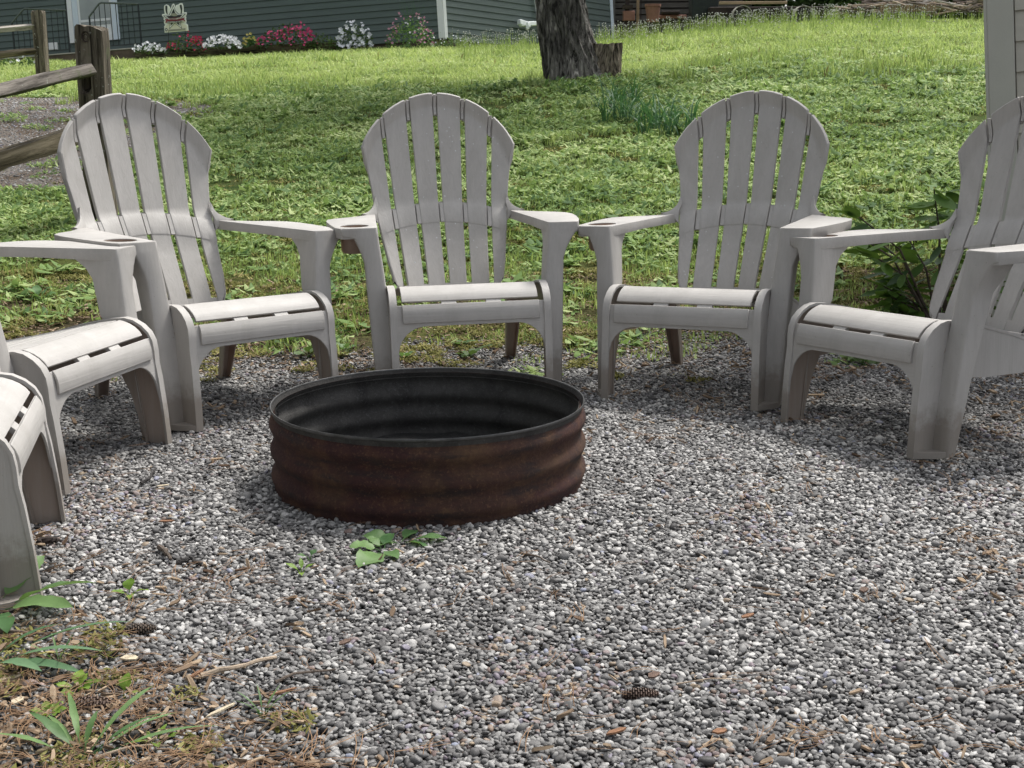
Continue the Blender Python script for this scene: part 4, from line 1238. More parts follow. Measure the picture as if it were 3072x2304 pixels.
def post(name, root, pa, pb, w, d, mat, seed, hole=None, n=26):
    """square-ish hewn post from pa (bottom) to pb (top), mortise as a recessed dark slot built with faces"""
    r = random.Random(seed); vs = []; fs = []
    pa, pb = Vector(pa), Vector(pb); ax = (pb-pa).normalized(); X = Vector((0, -1, 0)).cross(ax).normalized()*-1; Yv = ax.cross(X)
    xs = [-.5, -.38, -.26, -.12, .02, .16, .3, .42, .5]
    m = len(xs); H = (pb-pa).length
    ring_ = [(x, -.5) for x in xs]+[(.5, -.25), (.5, 0), (.5, .25)]+[(x, .5) for x in reversed(xs)]+[(-.5, .25), (-.5, 0), (-.5, -.25)]
    K = len(ring_)
    for i in range(n+1):
        u = i/n
        for k, (x, y) in enumerate(ring_):
            rr = (abs(x) > .45 and abs(y) > .45)*.06
            wx = 1+.08*(float(vnoise(k*1.3, u*3, .9, seed))-.5)*2*.6+.05*math.sin(u*5+seed); topw = 1-.05*max(0, u-.93)/.07
            dd = (float(vnoise(k*2.1, u*5, .9, seed+3))-.5)*.012
            dep = y*d
            if hole and y == -.5 and abs(x-hole[0]) < hole[1] and abs(u-hole[2]) < hole[3]: dep += .07
            z = u*H+(0 if i < n else .018*(float(vnoise(x*8+4, y*5, .9, seed+7))-.5)*2-.012*(abs(x) > .4))
            vs.append(pa+X*(x*w*wx*topw*(1-rr)+dd)+Yv*(-(dep*(1-rr)))*-1+ax*z if False else pa+X*(x*w*wx*topw*(1-rr))+Vector((0, 1, 0))*(dep*(1-rr)+dd)+ax*z)
    for i in range(n):
        for k in range(K): fs.append((i*K+k, i*K+(k+1) % K, (i+1)*K+(k+1) % K, (i+1)*K+k))
    c = pb+Vector((0, 0, .006)); vs.append(c); cc = len(vs)-1
    for k in range(K): fs.append((n*K+k, n*K+(k+1) % K, cc))
    mb = MB(); mb.add([v-root.location for v in vs], fs)
    return mb.build(name, mat, root, smooth=True, angle=40)
def build_fences():
    Y = 7.7; top = at(275, 80, Y); bot = at(290, 452, Y)
    gz = float(ground_z(bot.x, bot.y)); bot.z = gz-.05
    root = empty('split_rail_fence', (bot.x, bot.y, gz)); tag(root, 'near split rail fence: thick mossy post with two lichened rails running off left', 'fence')
    post('post', root, bot, top, .163, .15, M['post'], 3, hole=(-.17, .14, .745, .045), n=34)
    f = Y/F_PX
    mb = MB(); c = at(257, 110, Y-.078)
    for k, (rr, dz) in enumerate(((.024, 0), (.012, -.004))):
        vs = [(c.x-root.location.x+rr*math.cos(a)*1.0, c.y-root.location.y-.006*(1-k*.4), c.z-root.location.z+rr*1.25*math.sin(a)) for a in np.linspace(0, 6.283, 15)[:-1]]
        vs += [(c.x-root.location.x+rr*.7*math.cos(a), c.y-root.location.y+.004, c.z-root.location.z+rr*.9*math.sin(a)) for a in np.linspace(0, 6.283, 15)[:-1]]
        mb.add(vs, [(i, (i+1) % 14, 14+(i+1) % 14, 14+i) for i in range(14)]+[tuple(14+i for i in range(14))])
    mb.build('knot', M['darkwood'], root)
    bar_obj('rail', M['rail'], root, at(-420, 372, Y-1.75), at(266, 211, Y-.125), .10, .070, .085, .074, 5, n=20, amp=.006)
    bar_obj('rail', M['rail_low'], root, at(-300, 575, Y-1.3), at(262, 395, Y-.115), .11, .086, .10, .096, 8, n=18, amp=.007)
    # far section
    Y = 17.0; top = at(114, 32, Y); bot = at(128, 210, Y); gz = float(ground_z(bot.x, bot.y)); bot.z = gz-.05
    root = empty('split_rail_fence', (bot.x, bot.y, gz)); tag(root, 'far split rail fence: slim grey post before the house with two pale rails', 'fence')
    post('post', root, bot, top, .145, .14, M['post'], 9, n=22)
    bar_obj('rail', M['rail_pale'], root, at(-420, 128, Y-.9), at(104, 79, Y-.02), .10, .075, .09, .072, 15, n=14)
    bar_obj('rail', M['rail_low'], root, at(-420, 212, Y-.9), at(112, 152, Y-.02), .10, .09, .10, .095, 18, n=14)
build_fences()

# ------------------------------------------------------------------ the dark green house up the slope
def frame_from(origin, e1, up=GUP):
    e1 = (e1-up*e1.dot(up)).normalized(); nrm = e1.cross(up).normalized()       # faces the viewer (-Y)
    if nrm.y > 0: nrm = -nrm
    return origin.copy(), e1, up.copy(), nrm
def solve_level(C, px, py):
    d = ray(px, py); o = Vector((0, 0, CAM_H)); t = (C-o).dot(GUP)/d.dot(GUP)
    return o+d*t
class Wall:
    def __init__(s, fr, root): s.o, s.e, s.u, s.n = fr; s.root = root
    def P(s, a, h, out=0): return s.o+s.e*a+s.u*h+s.n*out-s.root.location
    def uv(s, px, py, out=0):
        o = Vector((0, 0, CAM_H)); d = ray(px, py); q = s.o+s.n*out; t = (q-o).dot(s.n)/d.dot(s.n); p = o+d*t-s.o
        return p.dot(s.e), p.dot(s.u)
    def box(s, name, mat, a0, a1, h0, h1, o0, o1, bevel=0, parent=None, tilt=0):
        mb = MB()
        vs = [s.P(a, h, o+(tilt if (h == h0 and o == o1) else 0)) for o in (o0, o1) for h in (h0, h1) for a in (a0, a1)]
        mb.add(vs, [(0, 2, 3, 1), (4, 5, 7, 6), (0, 1, 5, 4), (2, 6, 7, 3), (0, 4, 6, 2), (1, 3, 7, 5)])
        return mb.build(name, mat, parent or s.root, bevel=bevel, smooth=False)

C0_ = at(1331, 108, 25.0)
Lp = solve_level(C0_, 0, 214); Rp = solve_level(C0_, 1827, 163)
print('house', C0_, Lp, Rp)
E1L = (C0_-Lp); Ydist = E1L.length
if not (Lp.y < 40 and Lp.y > 15): Lp = Vector((C0_.x-8.6, 26.2, 0)); E1L = Vector((C0_.x-Lp.x, C0_.y-Lp.y, 0))
if not (Rp.y < 40 and Rp.y > 25): E1R = Vector((3.4, 2.9, 0))
else: E1R = Rp-C0_
house = empty('green_house', C0_); tag(house, 'dark green clapboard house with white corner board at the top of the lawn', 'house')
wl = Wall(frame_from(C0_, E1L), house); wr = Wall(frame_from(C0_, E1R), house)
EXP = .119
wlL = -13.5; wrL = max(3.2, wr.uv(1830, 60)[0])
nrow = 23
def plank_mesh(w, a0, a1, h):
    return w.box('siding_plank', M['siding'], a0, a1, h, h+EXP+.012, -.004, .006, tilt=.021)
door_l = wl.uv(201, 60)[0]; door_r = wl.uv(357, 60)[0]
for i in range(nrow):
    h = -.05+i*EXP
    dh0 = wl.uv(363, 120)[1]-.03
    if h+EXP < dh0: plank_mesh(wl, wlL, -.085, h)
    else: plank_mesh(wl, wlL, door_l-.004, h); plank_mesh(wl, door_r+.004, -.085, h)
    plank_mesh(wr, .085, wrL, h)
HT = nrow*EXP
for w_, a0, a1 in ((wl, wlL, -.01), (wr, .01, wrL)):
    w_.box('wall', M['siding'], a0, a1, -.05, HT, -.16, -.012)
    w_.box('foundation', M['concrete'], a0, a1, -1.1, -.052, -.16, -.02)
wl.box('corner_board', M['trim'], -.088, .016, -.04, HT, .014, .034, bevel=.003)
wr.box('corner_board', M['trim'], -.0, .082, -.04, HT, .014, .034, bevel=.003)
wr.box('end_board', M['bluetrim'], wrL, wrL+.09, -.04, HT, -.01, .03, bevel=.003)
# roof slopes up and back from both eaves
mb = MB(); ov = .45
for w_, a0, a1 in ((wl, wlL-.3, .5), (wr, -.4, wrL+.3)):
    p = [w_.P(a0, HT, ov), w_.P(a1, HT, ov), w_.P(a1-(1.5 if w_ is wl else 0), HT+1.7, -3.4), w_.P(a0+(1.5 if w_ is wr else 0), HT+1.7, -3.4)]
    mb.add(p+[v+GUP*.12 for v in p], [(0, 1, 2, 3), (7, 6, 5, 4), (0, 4, 5, 1), (1, 5, 6, 2), (2, 6, 7, 3), (3, 7, 4, 0)])
mb.build('roof', M['roof'], house, smooth=False)
wl.box('soffit', M['trim'], wlL, .3, HT+.001, HT+.03, -.1, .42); 
# door with storm glass
dl, db = wl.uv(213, 131); dr = wl.uv(363, 120)[0]; dT = 2.08
tw = .105
droot = wl.box('door', M['trim'], dl+tw*1.9, dr-tw*1.2, db+.12, db+dT, .0, .022)
wl.box('door_trim', M['trim'], dl, dl+tw*.85, db, db+dT+.1, .0, .045, .004)
wl.box('door_trim', M['bluetrim'], dl+tw*.87, dl+tw*1.88, db+.13, db+dT, .0, .032, .004)
wl.box('door_trim', M['bluetrim'], dr-tw*1.18, dr, db, db+dT+.1, .0, .045, .004)
wl.box('threshold', M['trim'], dl+tw*.87, dr-tw*1.2, db, db+.118, .0, .05, .004)
g0, g1 = dl+tw*2.3, dr-tw*1.55
hb = wl.uv(280, 63)[1]
wl.box('pane', M['glass'], g0, g1, hb+.03, db+dT-.12, .023, .028, parent=house)
wl.box('pane', M['glass'], g0, g1, db+.30, hb-.02, .023, .028, parent=house)
wl.box('door_bar', M['trim'], g0, g1, hb-.017, hb+.027, .023, .036, parent=house)
# a small white notice leaning on the wall, left of the door
a_, h_ = wl.uv(158, 139, .3)
nb = wl.box('notice_box', M['trim'], a_-.085, a_+.085, h_-.06, h_+.07, .26, .30, .004)
nb.parent = None; nb.location = house.location; tag(nb, 'small white box on the step left of the white door', 'box')
# white gutter elbow and downspout by the tree
dsp = empty('downspout', C0_); tag(dsp, 'white downspout with a splash elbow on the house wall beside the tree', 'downspout')
mb = MB(); Pq = lambda px, py, o_=.07: (wr.o+wr.e*wr.uv(px, py, o_)[0]+wr.u*wr.uv(px, py, o_)[1]+wr.n*o_)-C0_
mb.tube([Pq(1604, -60), Pq(1606, 0), Pq(1613, 50)], .022, 8); mb.build('pipe', M['pvc'], dsp)
mb = MB(); mb.quadbox(Pq(1560, 73, .16), Pq(1640, 69, .16), .09, .085, GUP); mb.quadbox(Pq(1556, 66, .16), Pq(1588, 76, .16), .10, .10, GUP)
mb.quadbox(Pq(1581, 66, .2), Pq(1583, 88, .2), .07, .07, (1, 0, 0)); mb.build('elbow', M['pvc'], dsp, bevel=.012)

# concrete step, railings
st = empty('concrete_step', C0_); ws = Wall((wl.o, wl.e, wl.u, wl.n), st)
tag(st, 'long stained concrete step below the white door, pale along its edge', 'step')
sa0 = ws.uv(-60, 150, 1.1)[0]; sa1, sh1 = ws.uv(400, 143, 1.1)
ws.box('step_body', M['concrete'], sa0, sa1, sh1-.32, sh1-.022, .03, 1.1, .006)
ws.box('step_edge', M['conc_edge'], sa0-.01, sa1+.01, sh1-.021, sh1, .03, 1.115, .004)
ws.box('lower_edge', M['conc_edge'], sa0, ws.uv(236, 185, 1.4)[0], sh1-.36, sh1-.325, 1.1, 1.45, .004)
def railing(label, poly, posts_, bal, row_bot, out=.95):
    rt = empty('stair_railing', C0_); tag(rt, label, 'railing', 'black iron railings by the white door')
    w = Wall((wl.o, wl.e, wl.u, wl.n), rt)
    def Q(px, py): a, h = w.uv(px, py, out); return w.P(a, h, out)
    mb = MB(); mb.tube([Q(*p) for p in poly], .017, 8); mb.build('handrail', M['iron_lit'], rt)
    fl = sh1
    for p in posts_:
        a, h = w.uv(*p, out); mb = MB(); mb.quadbox(w.P(a, h, out), w.P(a, fl, out), .026, .026, (0, 1, 0)); mb.build('post', M['iron'], rt)
    a0, h0 = w.uv(bal[0], bal[2], out); a1, h1 = w.uv(bal[1], bal[2], out)
    for k in range(bal[3]):
        a = a0+(a1-a0)*k/(bal[3]-1)
        hh = [w.uv(x, y, out) for x, y in poly]; top = float(np.interp(a, [q[0] for q in hh], [q[1] for q in hh]))
        mb = MB(); mb.quadbox(w.P(a, top, out), w.P(a, fl+.09, out), .012, .012, (0, 1, 0)); mb.build('baluster', M['iron'], rt)
    mb = MB(); mb.quadbox(w.P(a0-.05, fl+.09, out), w.P(a1+.05, fl+.09, out), .025, .012, GUP); mb.build('bottom_rail', M['iron'], rt)
railing('black iron stair railing left of the white door, seen behind the far fence', [(34, 70), (68, 30), (75, 26), (200, 31)], [(36, 68), (198, 31)], (50, 190, 60, 9), 130)
railing('black iron stair railing right of the white door, bent down at its near end', [(266, 52), (296, 12), (304, 8), (415, 12)], [(268, 52), (414, 12)], (284, 400, 60, 8), 125)

# flower bed edging and plants
bed = empty('bed_edging', C0_); wb = Wall((wl.o, wl.e, wl.u, wl.n), bed); tag(bed, 'low mossy timber edging along the flower bed under the house wall', 'edging')
OB = 1.0
pa = [wb.uv(x, y, OB) for x, y in ((395, 165), (600, 157), (800, 147), (1010, 140))]
for i in range(3):
    (a0, h0), (a1, h1) = pa[i], pa[i+1]
    mb = MB(); mb.quadbox(wb.P(a0+.01, h0, OB), wb.P(a1-.01, h1, OB), .14, .13, GUP); mb.build('timber', M['timber'], bed, bevel=.01)
mbs = MB()
def bed_plant(name, label, px, py, wpx, hpx, Y, mat_l, blooms, nl=260, nb=60, br=.028, lsz=.035, top=.35, cat='flowers', group=None, dome=True):
    """px, py: foot of the plant in the photo; a mound of small leaves with blossoms over it"""
    c = at(px, py, Y); w = wpx/2*Y/F_PX; h = hpx*Y/F_PX
    root = empty(name, c); tag(root, label, cat, group); r = random.Random(int(px))
    mb = MB()
    for _ in range(nl):
        a = r.uniform(0, 6.28); q = math.sqrt(r.random()); x = w*q*math.cos(a); y = w*.6*q*math.sin(a); zt = h*(math.sqrt(max(0, 1-q*q))*.9+.1)*r.uniform(.75, 1.0)
        z = zt*r.random()**.6
        e1 = Vector((r.gauss(0, 1), r.gauss(0, 1), r.gauss(0, .6))).normalized(); e2 = Vector((r.gauss(0, 1), r.gauss(0, 1), r.gauss(0, .6))); e2 = (e2-e1*e2.dot(e1)).normalized(); s_ = lsz*r.uniform(.6, 1.2)
        p = Vector((x, y, z)); mb.add([p-e1*s_, p-e2*s_*.5, p+e1*s_, p+e2*s_*.5], [(0, 1, 2, 3)])
    mb.build('foliage', mat_l, root, smooth=False)
    if blooms:
        for nm, mt, cnt, lo, pos in blooms:
            mb = MB()
            for _ in range(cnt):
                a = r.uniform(0, 6.28); q = math.sqrt(r.random()); x = w*q*math.cos(a); y = w*.6*q*math.sin(a)-.04
                zt = h*(math.sqrt(max(0, 1-q*q))*.95+.12); z = zt*r.uniform(lo, 1.05)
                if pos and not pos(x/w, z/h, r): continue
                p = Vector((x, y, z)); R_ = br*r.uniform(.7, 1.2)
                nrm = Vector((r.gauss(0, .5), -1+r.gauss(0, .35), .7+r.gauss(0, .4))).normalized(); u_ = nrm.orthogonal().normalized(); v_ = nrm.cross(u_)
                vs = [p+nrm*R_*.0]; k5 = 5
                for k in range(10):
                    t = 2*math.pi*k/10; rr = R_*(1 if k % 2 == 0 else .62); vs.append(p+(u_*math.cos(t)+v_*math.sin(t))*rr+nrm*R_*.35)
                mb.add(vs, [(0, 1+k, 1+(k+1) % 10) for k in range(10)])
            mb.build(nm, mt, root, smooth=False)
    return root
YB = 24.1
BL = M['bedleaf']
bed_plant('petunia_plant', 'leftmost low white petunias at the end of the concrete step', 450, 162, 105, 30, YB-.1, BL, [('blossoms', M['whitebloom'], 60, .55, None)], 160, br=.032)
bed_plant('petunia_plant', 'white petunias between the two red flowering plants', 670, 150, 112, 40, YB-.1, BL, [('blossoms', M['whitebloom'], 110, .45, None)], 160, br=.034)
bed_plant('red_flower_plant', 'smaller ragged red flowering plant beside the star sign', 558, 160, 125, 62, YB, BL, [('blossoms', M['red'], 130, .5, lambda u, v, r: v < .45+.6*max(0, u) or r.random() < .12)], 240, br=.026)
bed_plant('red_flower_plant', 'large crimson flowering plant in the middle of the bed', 862, 152, 180, 82, YB, BL, [('blossoms', M['crimson'], 240, .62, lambda u, v, r: v < .80+.35*u)], 420, br=.028)
bed_plant('hosta', 'small cream striped leaf plant between white petunias and crimson flowers', 752, 142, 45, 35, YB-.1, M['weedleaf'], [('leaf_margins', M['yellowleaf'], 22, .5, None)], 60, lsz=.06, cat='plant')
bed_plant('green_shrub', 'low plain green bush between the crimson and the white flowers', 968, 158, 108, 60, YB, M['bedleaf'], [], 420, cat='shrub', lsz=.03)
bed_plant('azalea', 'white flowering bush right of the plain green bush', 1065, 150, 112, 78, YB, M['bedleaf'], [('blossoms', M['whitebloom'], 105, .15, lambda u, v, r: r.random() < .8)], 320, br=.042)
pk = bed_plant('pink_flower_bush', 'tall pink and green bush with a grass plume near the white corner board', 1232, 150, 145, 100, YB+.1, M['weedleaf'], [('pink_blossoms', M['pinkbloom'], 110, .35, lambda u, v, r: abs(u+.15) > .35 or v > .8), ('white_blossoms', M['whitebloom'], 14, .4, None)], 620, br=.026)
mb = MB(); r_ = random.Random(8)
for k in range(26):
    x = r_.uniform(-.10, .16); az = r_.uniform(-.5, .5)
    mb.tube([(x, 0, .3), (x+az*.12, 0, .62), (x+az*.32, 0, .80+r_.uniform(-.1, .12))], [.004, .003, .001], 4)
mb.build('grass_plume', M['drygrassp'] if 'drygrassp' in M else M['lilyleaf'], pk)
bed_plant('ground_weeds', 'low weedy growth with white specks under the corner board', 1370, 138, 130, 26, 23.9, M['bedleaf'], [('blossoms', M['whitebloom'], 22, .5, None)], 200, br=.018, cat='weeds')
bed_plant('ground_weeds', 'dull brown and green weeds below the far fence rails', 60, 205, 170, 34, 21.5, M['bedleaf'], [('blossoms', M['whitebloom'], 5, .5, None)], 220, br=.03, cat='weeds')

# ------------------------------------------------------------------ cut-out star sign on two stakes
def build_sign():
    Y = 23.6; k = 15.08
    c = at(525, 95, Y); root = empty('yard_sign', c); tag(root, 'white cut-out yard sign with a star, two bats and a red banner', 'sign')
    W_ = lambda x, y, lay=0: at(480+x/k, y/k, Y-.005*lay)-c
    def poly(name, pts, mat, lay, th=.004, holes=()):
        mb = MB(); loops = [pts]+list(holes)
        mb.prism(loops, lambda x, y: W_(x, y, lay)-Vector((0, th*.5, 0)), lambda x, y: W_(x, y, lay)+Vector((0, th*.5, 0)))
        return mb.build(name, mat, root, smooth=False)
    out = [(215, 1475), (190, 1200), (240, 1130), (190, 1060), (175, 990), (215, 950), (160, 870), (180, 800), (100, 720), (90, 660), (130, 630), (210, 630), (185, 420), (185, 300), (215, 235), (290, 200), (380, 230), (440, 310), (480, 420), (500, 350), (545, 210), (600, 160), (650, 200), (690, 330), (720, 240), (850, 190), (900, 150), (960, 135), (1030, 170), (1060, 300), (1070, 560), (1180, 545), (1220, 600), (1195, 680), (1160, 740), (1190, 800), (1170, 870), (1205, 960), (1180, 1060), (1260, 1110), (1290, 1390), (900, 1425)]
    poly('board', out, M['sgnwhite'], 0, .008)
    poly('lower_panel', [(240, 1440), (225, 1210), (300, 1130), (480, 1060), (850, 1040), (1200, 1130), (1245, 1370)], M['sgncream'], 1.3)
    poly('bat', [(240, 270), (290, 245), (330, 290), (325, 480), (345, 620), (330, 660), (270, 560), (242, 420)], M['sgnblack'], 1.5)
    poly('bat', [(890, 240), (940, 205), (985, 240), (1005, 420), (985, 600), (930, 640), (945, 480), (905, 330)], M['sgnblack'], 1.5)
    def star(cx, cy, R_, r, rot): return [(cx+(R_ if i % 2 == 0 else r)*math.sin(rot+i*math.pi/5), cy-(R_ if i % 2 == 0 else r)*math.cos(rot+i*math.pi/5)) for i in range(10)]
    S = [(605, 225), (700, 480), (850, 630), (1165, 620), (950, 830), (905, 1020), (1005, 1310), (665, 1060), (425, 1320), (455, 1010), (330, 860), (135, 705), (400, 680), (490, 500)]
    cx, cy = 630, 790
    sc = lambda P_, q: [(cx+(x-cx)*q, cy+(y-cy)*q) for x, y in P_]
    poly('star_outline', S, M['sgnblack'], 2.4); poly('star_band', sc(S, .90), M['sgnwhite'], 3.4)
    poly('star_centre', sc(S, .72), M['sgnblack'], 4.4)
    poly('cap', [(490, 700), (510, 630), (580, 590), (700, 595), (770, 640), (790, 720), (640, 740)], M['sgngrey'], 5.6)
    poly('banner', [(215, 850), (330, 870), (740, 880), (960, 830), (1130, 790), (1085, 860), (1150, 960), (960, 960), (740, 1010), (330, 1020), (235, 1030), (265, 940)], M['sgnred'], 5.6)
    poly('text_strip', [(385, 830), (730, 825), (940, 775), (955, 830), (740, 880), (390, 885)], M['sgnwhite'], 6.6)
    poly('text_strip', [(320, 975), (740, 965), (1060, 915), (1070, 965), (750, 1025), (325, 1035)], M['sgnwhite'], 6.6)
    poly('roundel', [(285+58*math.cos(a), 1345+72*math.sin(a)) for a in np.linspace(0, 6.283, 17)[:-1]], M['sgnblack'], 2.4)
    poly('roundel_centre', [(285+28*math.cos(a), 1345+34*math.sin(a)) for a in np.linspace(0, 6.283, 13)[:-1]], M['sgnwhite'], 3.4)
    poly('print_strip', [(370, 1345), (600, 1320), (950, 1300), (1150, 1270), (1155, 1370), (950, 1395), (370, 1425)], M['sgngrey'], 2.4)
    def txt(s_, px0, py0, px1, size, mat, lay):
        cu = bpy.data.curves.new('lettering', 'FONT'); cu.body = s_; cu.align_x = 'CENTER'; cu.align_y = 'CENTER'; cu.size = 1; cu.extrude = .002
        o = bpy.data.objects.new('lettering', cu); COL.objects.link(o); cu.materials.append(mat)
        bpy.context.view_layer.update(); wd = o.dimensions.x or 1; tw_ = (W_(px1, py0)-W_(px0, py0)).length
        p = W_((px0+px1)/2, py0, lay); o.parent = root; o.location = p; o.rotation_euler = (math.pi/2, -.07, 0)
        o.scale = (tw_/wd, size, 1)
    txt('TRAVERSE CITY', 395, 848, 940, .055, M['sgnred'], 7.6)
    txt('NORTH STAR BASEBALL', 330, 992, 1060, .048, M['sgnblack'], 7.6)
    mb = MB()
    for px in (505, 556): mb.tube([at(px, 92, Y)-c, at(px+2, 165, Y)-c], .006, 6)
    mb.build('stake', M['iron'], root)
build_sign()

# ------------------------------------------------------------------ pale shed at the right edge
Yc = 5.35
sc0 = at(2968, 300, Yc); 
sbase = sc0-GUP*(sc0.z-float(ground_z(sc0.x, sc0.y))+.03)
shed = empty('garden_shed', sbase); tag(shed, 'taupe clapboard shed corner at the right edge behind the chair', 'shed')
sw = Wall(frame_from(sbase, Vector((math.cos(.40), -math.sin(.40), 0))), shed)
cbw = .099
e0 = sw.uv(3000, 39)[1]; ex = (sw.uv(3000, 39)[1]-sw.uv(3000, 223)[1])/2
k0 = math.ceil((e0-.02)/ex); h = e0-k0*ex
sw.box('corner_board', M['shedtrim'], 0, cbw, .0, 2.45, .0, .022, .003)
while h < 2.4:
    sw.box('siding_plank', M['shed'], cbw+.004, 2.4, max(h, 0), h+ex+.012, -.010, .0, .0015, tilt=.012); h += ex
sw.box('wall', M['shed'], .012, 2.4, .0, 2.42, -.1, -.014)
sd2 = Wall((sw.o, -sw.n, sw.u, -sw.e), shed)
sd2.box('side_wall', M['shed'], .0, 1.5, .0, 2.42, -.10, -.002)
sd2.box('corner_board', M['shedtrim'], -.020, .08, .0, 2.45, -.0015, .012, .003)
mb = MB(); p = [sw.P(-.25, 2.455, .3), sw.P(2.6, 2.455, .3), sw.P(2.6, 3.0, -1.8), sw.P(-.25, 3.0, -1.8)]
mb.add(p+[v+GUP*.06 for v in p], [(0, 1, 2, 3), (7, 6, 5, 4), (0, 4, 5, 1), (1, 5, 6, 2), (2, 6, 7, 3), (3, 7, 4, 0)]); mb.build('roof', M['roof'], shed, smooth=False)

# ------------------------------------------------------------------ clutter beyond the crest of the lawn
def pxbox(mb, x0, y0, x1, y1, Y, d=.3, mi=0):
    a, b = at(x0, y1, Y), at(x1, y0, Y); mb.add([(a.x, Y, a.z), (b.x, Y, a.z), (b.x, Y, b.z), (a.x, Y, b.z), (a.x, Y+d, a.z), (b.x, Y+d, a.z), (b.x, Y+d, b.z), (a.x, Y+d, b.z)],
        [(0, 1, 2, 3), (7, 6, 5, 4), (0, 4, 5, 1), (1, 5, 6, 2), (2, 6, 7, 3), (3, 7, 4, 0)], mi)
fs_ = empty('old_shed', at(2000, 90, 29)); tag(fs_, 'weathered grey board shed behind the tree, brown timbers before it', 'shed')
L0 = fs_.location
def far(name, mat, x0, y0, x1, y1, Y, d, parent, bevel=0):
    mb = MB(); pxbox(mb, x0, y0, x1, y1, Y, d); mb.v = [tuple(Vector(v)-parent.location) for v in mb.v]; return mb.build(name, mat, parent, bevel=bevel, smooth=False)
y = 120; k = 0
while y > -330:
    far('wall_board', M['siding_far'], 1845, y-19, 2230, y-1.5, 29-.012*(k % 2), .05, fs_); y -= 19; k += 1
far('wall', M['darkwood'], 1845, -330, 2230, 125, 29.08, 1.2, fs_)
far('roof', M['roof'], 1815, -350, 2260, -330, 28.6, 2.2, fs_)
tp = empty('timber_post', at(1883, 80, 27)); tag(tp, 'dark brown upright timber post just right of the tree', 'post'); far('post_body', M['darkwood'], 1875, -180, 1891, 90, 27, .11, tp); far('cross_arm', M['darkwood'], 1868, 14, 1899, 26, 26.93, .06, tp)
tp = empty('timber_post', at(1916, 80, 27)); tag(tp, 'lighter brown upright timber post, second from the tree', 'post'); far('post_body', M['tan'], 1909, -180, 1921, 90, 27.2, .09, tp); far('brace', M['darkwood'], 1921, -100, 1926, 90, 27.25, .05, tp)
def pot(px, py, w, h, Y, lab):
    c = at(px, py, Y); rt = empty('planter', c); tag(rt, lab, 'planter'); R_ = w/2*Y/F_PX; H = h*Y/F_PX
    mb = MB(); lathe(mb, [(.01, 0), (R_*.72, 0), (R_*.95, H*.85)], 24); mb.build('pot_body', M['terracotta'], rt); mb = MB(); lathe(mb, [(R_*.95, H*.85), (R_*1.03, H*.86), (R_*1.03, H), (R_*.9, H), (R_*.85, H*.8), (.01, H*.8)], 24); mb.build('pot_rim', M['terracotta'], rt)
pot(1958, 66, 46, 50, 26.5, 'faded terracotta planter behind the flowering weeds near the old shed')
far_t = empty('timber_stack', at(2040, 60, 26.8)); tag(far_t, 'reddish brown timbers stacked before the old shed', 'timber')
for i, (x0, y0, x1, y1) in enumerate(((1985, 32, 2040, 42), (1975, 44, 2060, 56), (1930, 58, 2070, 70), (1870, 32, 1905, 62))): far('timber', M['terracotta'] if i % 2 else M['darkwood'], x0, y0, x1, y1, 26.8+.05*i, .2, far_t, .01)
tr = empty('utility_trailer', at(2300, 60, 25.5)); tag(tr, 'dark low trailer with a tan board rail and pale rounded fenders', 'trailer')
far('bed', M['darkwood'], 2130, 18, 2560, 46, 25.6, 1.2, tr, .01); far('tan_rail', M['tan'], 2158, 3, 2362, 13, 25.5, .06, tr, .005); far('side_panel', M['iron'], 2075, -90, 2158, 60, 25.9, .5, tr, .01)
for px in (2225, 2408):
    c = at(px, 48, 25.35); R_ = 27*25.35/F_PX
    mb = MB(); P2 = []
    for i in range(13):
        a = math.pi*i/12; P2.append([c-tr.location+Vector((R_*math.cos(a), yy, R_*math.sin(a))) for yy in (-.12, .12)])
    mb.shell(P2, .012); mb.build('fender', M['conc_edge'], tr)
    mb = MB(); lathe(mb, [(.02, -.08), (R_*.8, -.08), (R_*.84, -.04), (R_*.84, .04), (R_*.8, .08), (.02, .08)], 24); mb.v = [tuple(c-tr.location+Vector((x, z, yy))) for x, yy, z in mb.v]; mb.build('wheel', M['char'], tr)
def brush(name, label, x0, x1, yb, h, Y, n, seed, mats):
    c = at((x0+x1)/2, yb, Y); rt = empty(name, c); tag(rt, label, 'brush pile'); r = random.Random(seed)
    w = (x1-x0)*Y/F_PX; H = h*Y/F_PX; 
    for gi, mt in enumerate(mats):
        for q in range(n//len(mats)):
            u = r.uniform(-.5, .5); p = Vector((u*w, r.uniform(-.4, .5), H*(1-(2*u)**2)*r.random()+.03)); az = r.gauss(0, .35); L_ = r.uniform(.3, .9)
            d = Vector((math.cos(az), math.sin(az)*.6, r.gauss(0, .13)))*L_/2
            mb = MB(); mb.tube([p-d, p+Vector((0, 0, r.uniform(-.03, .03))), p+d], [r.uniform(.010, .024), .014, .006], 5); mb.build('branch', mt, rt)
brush('brush_pile', 'larger heap of cut pale branches at the top right of the lawn', 2570, 2870, 40, 46, 23.4, 110, 4, [M['twig_pale'], M['twig'], M['conc_edge']])
brush('brush_pile', 'smaller heap of branches next to the pale shed corner', 2905, 3010, 32, 36, 23.2, 40, 6, [M['twig_pale'], M['twig']])
bt = empty('wood_edging', at(2720, 24, 23.0)); tag(bt, 'row of short orange brown stakes in front of the larger branch heap', 'edging')
for i in range(24): far('stake', M['tan'], 2642+i*7, 16-.15*i, 2647+i*7, 34, 22.95, .03, bt)

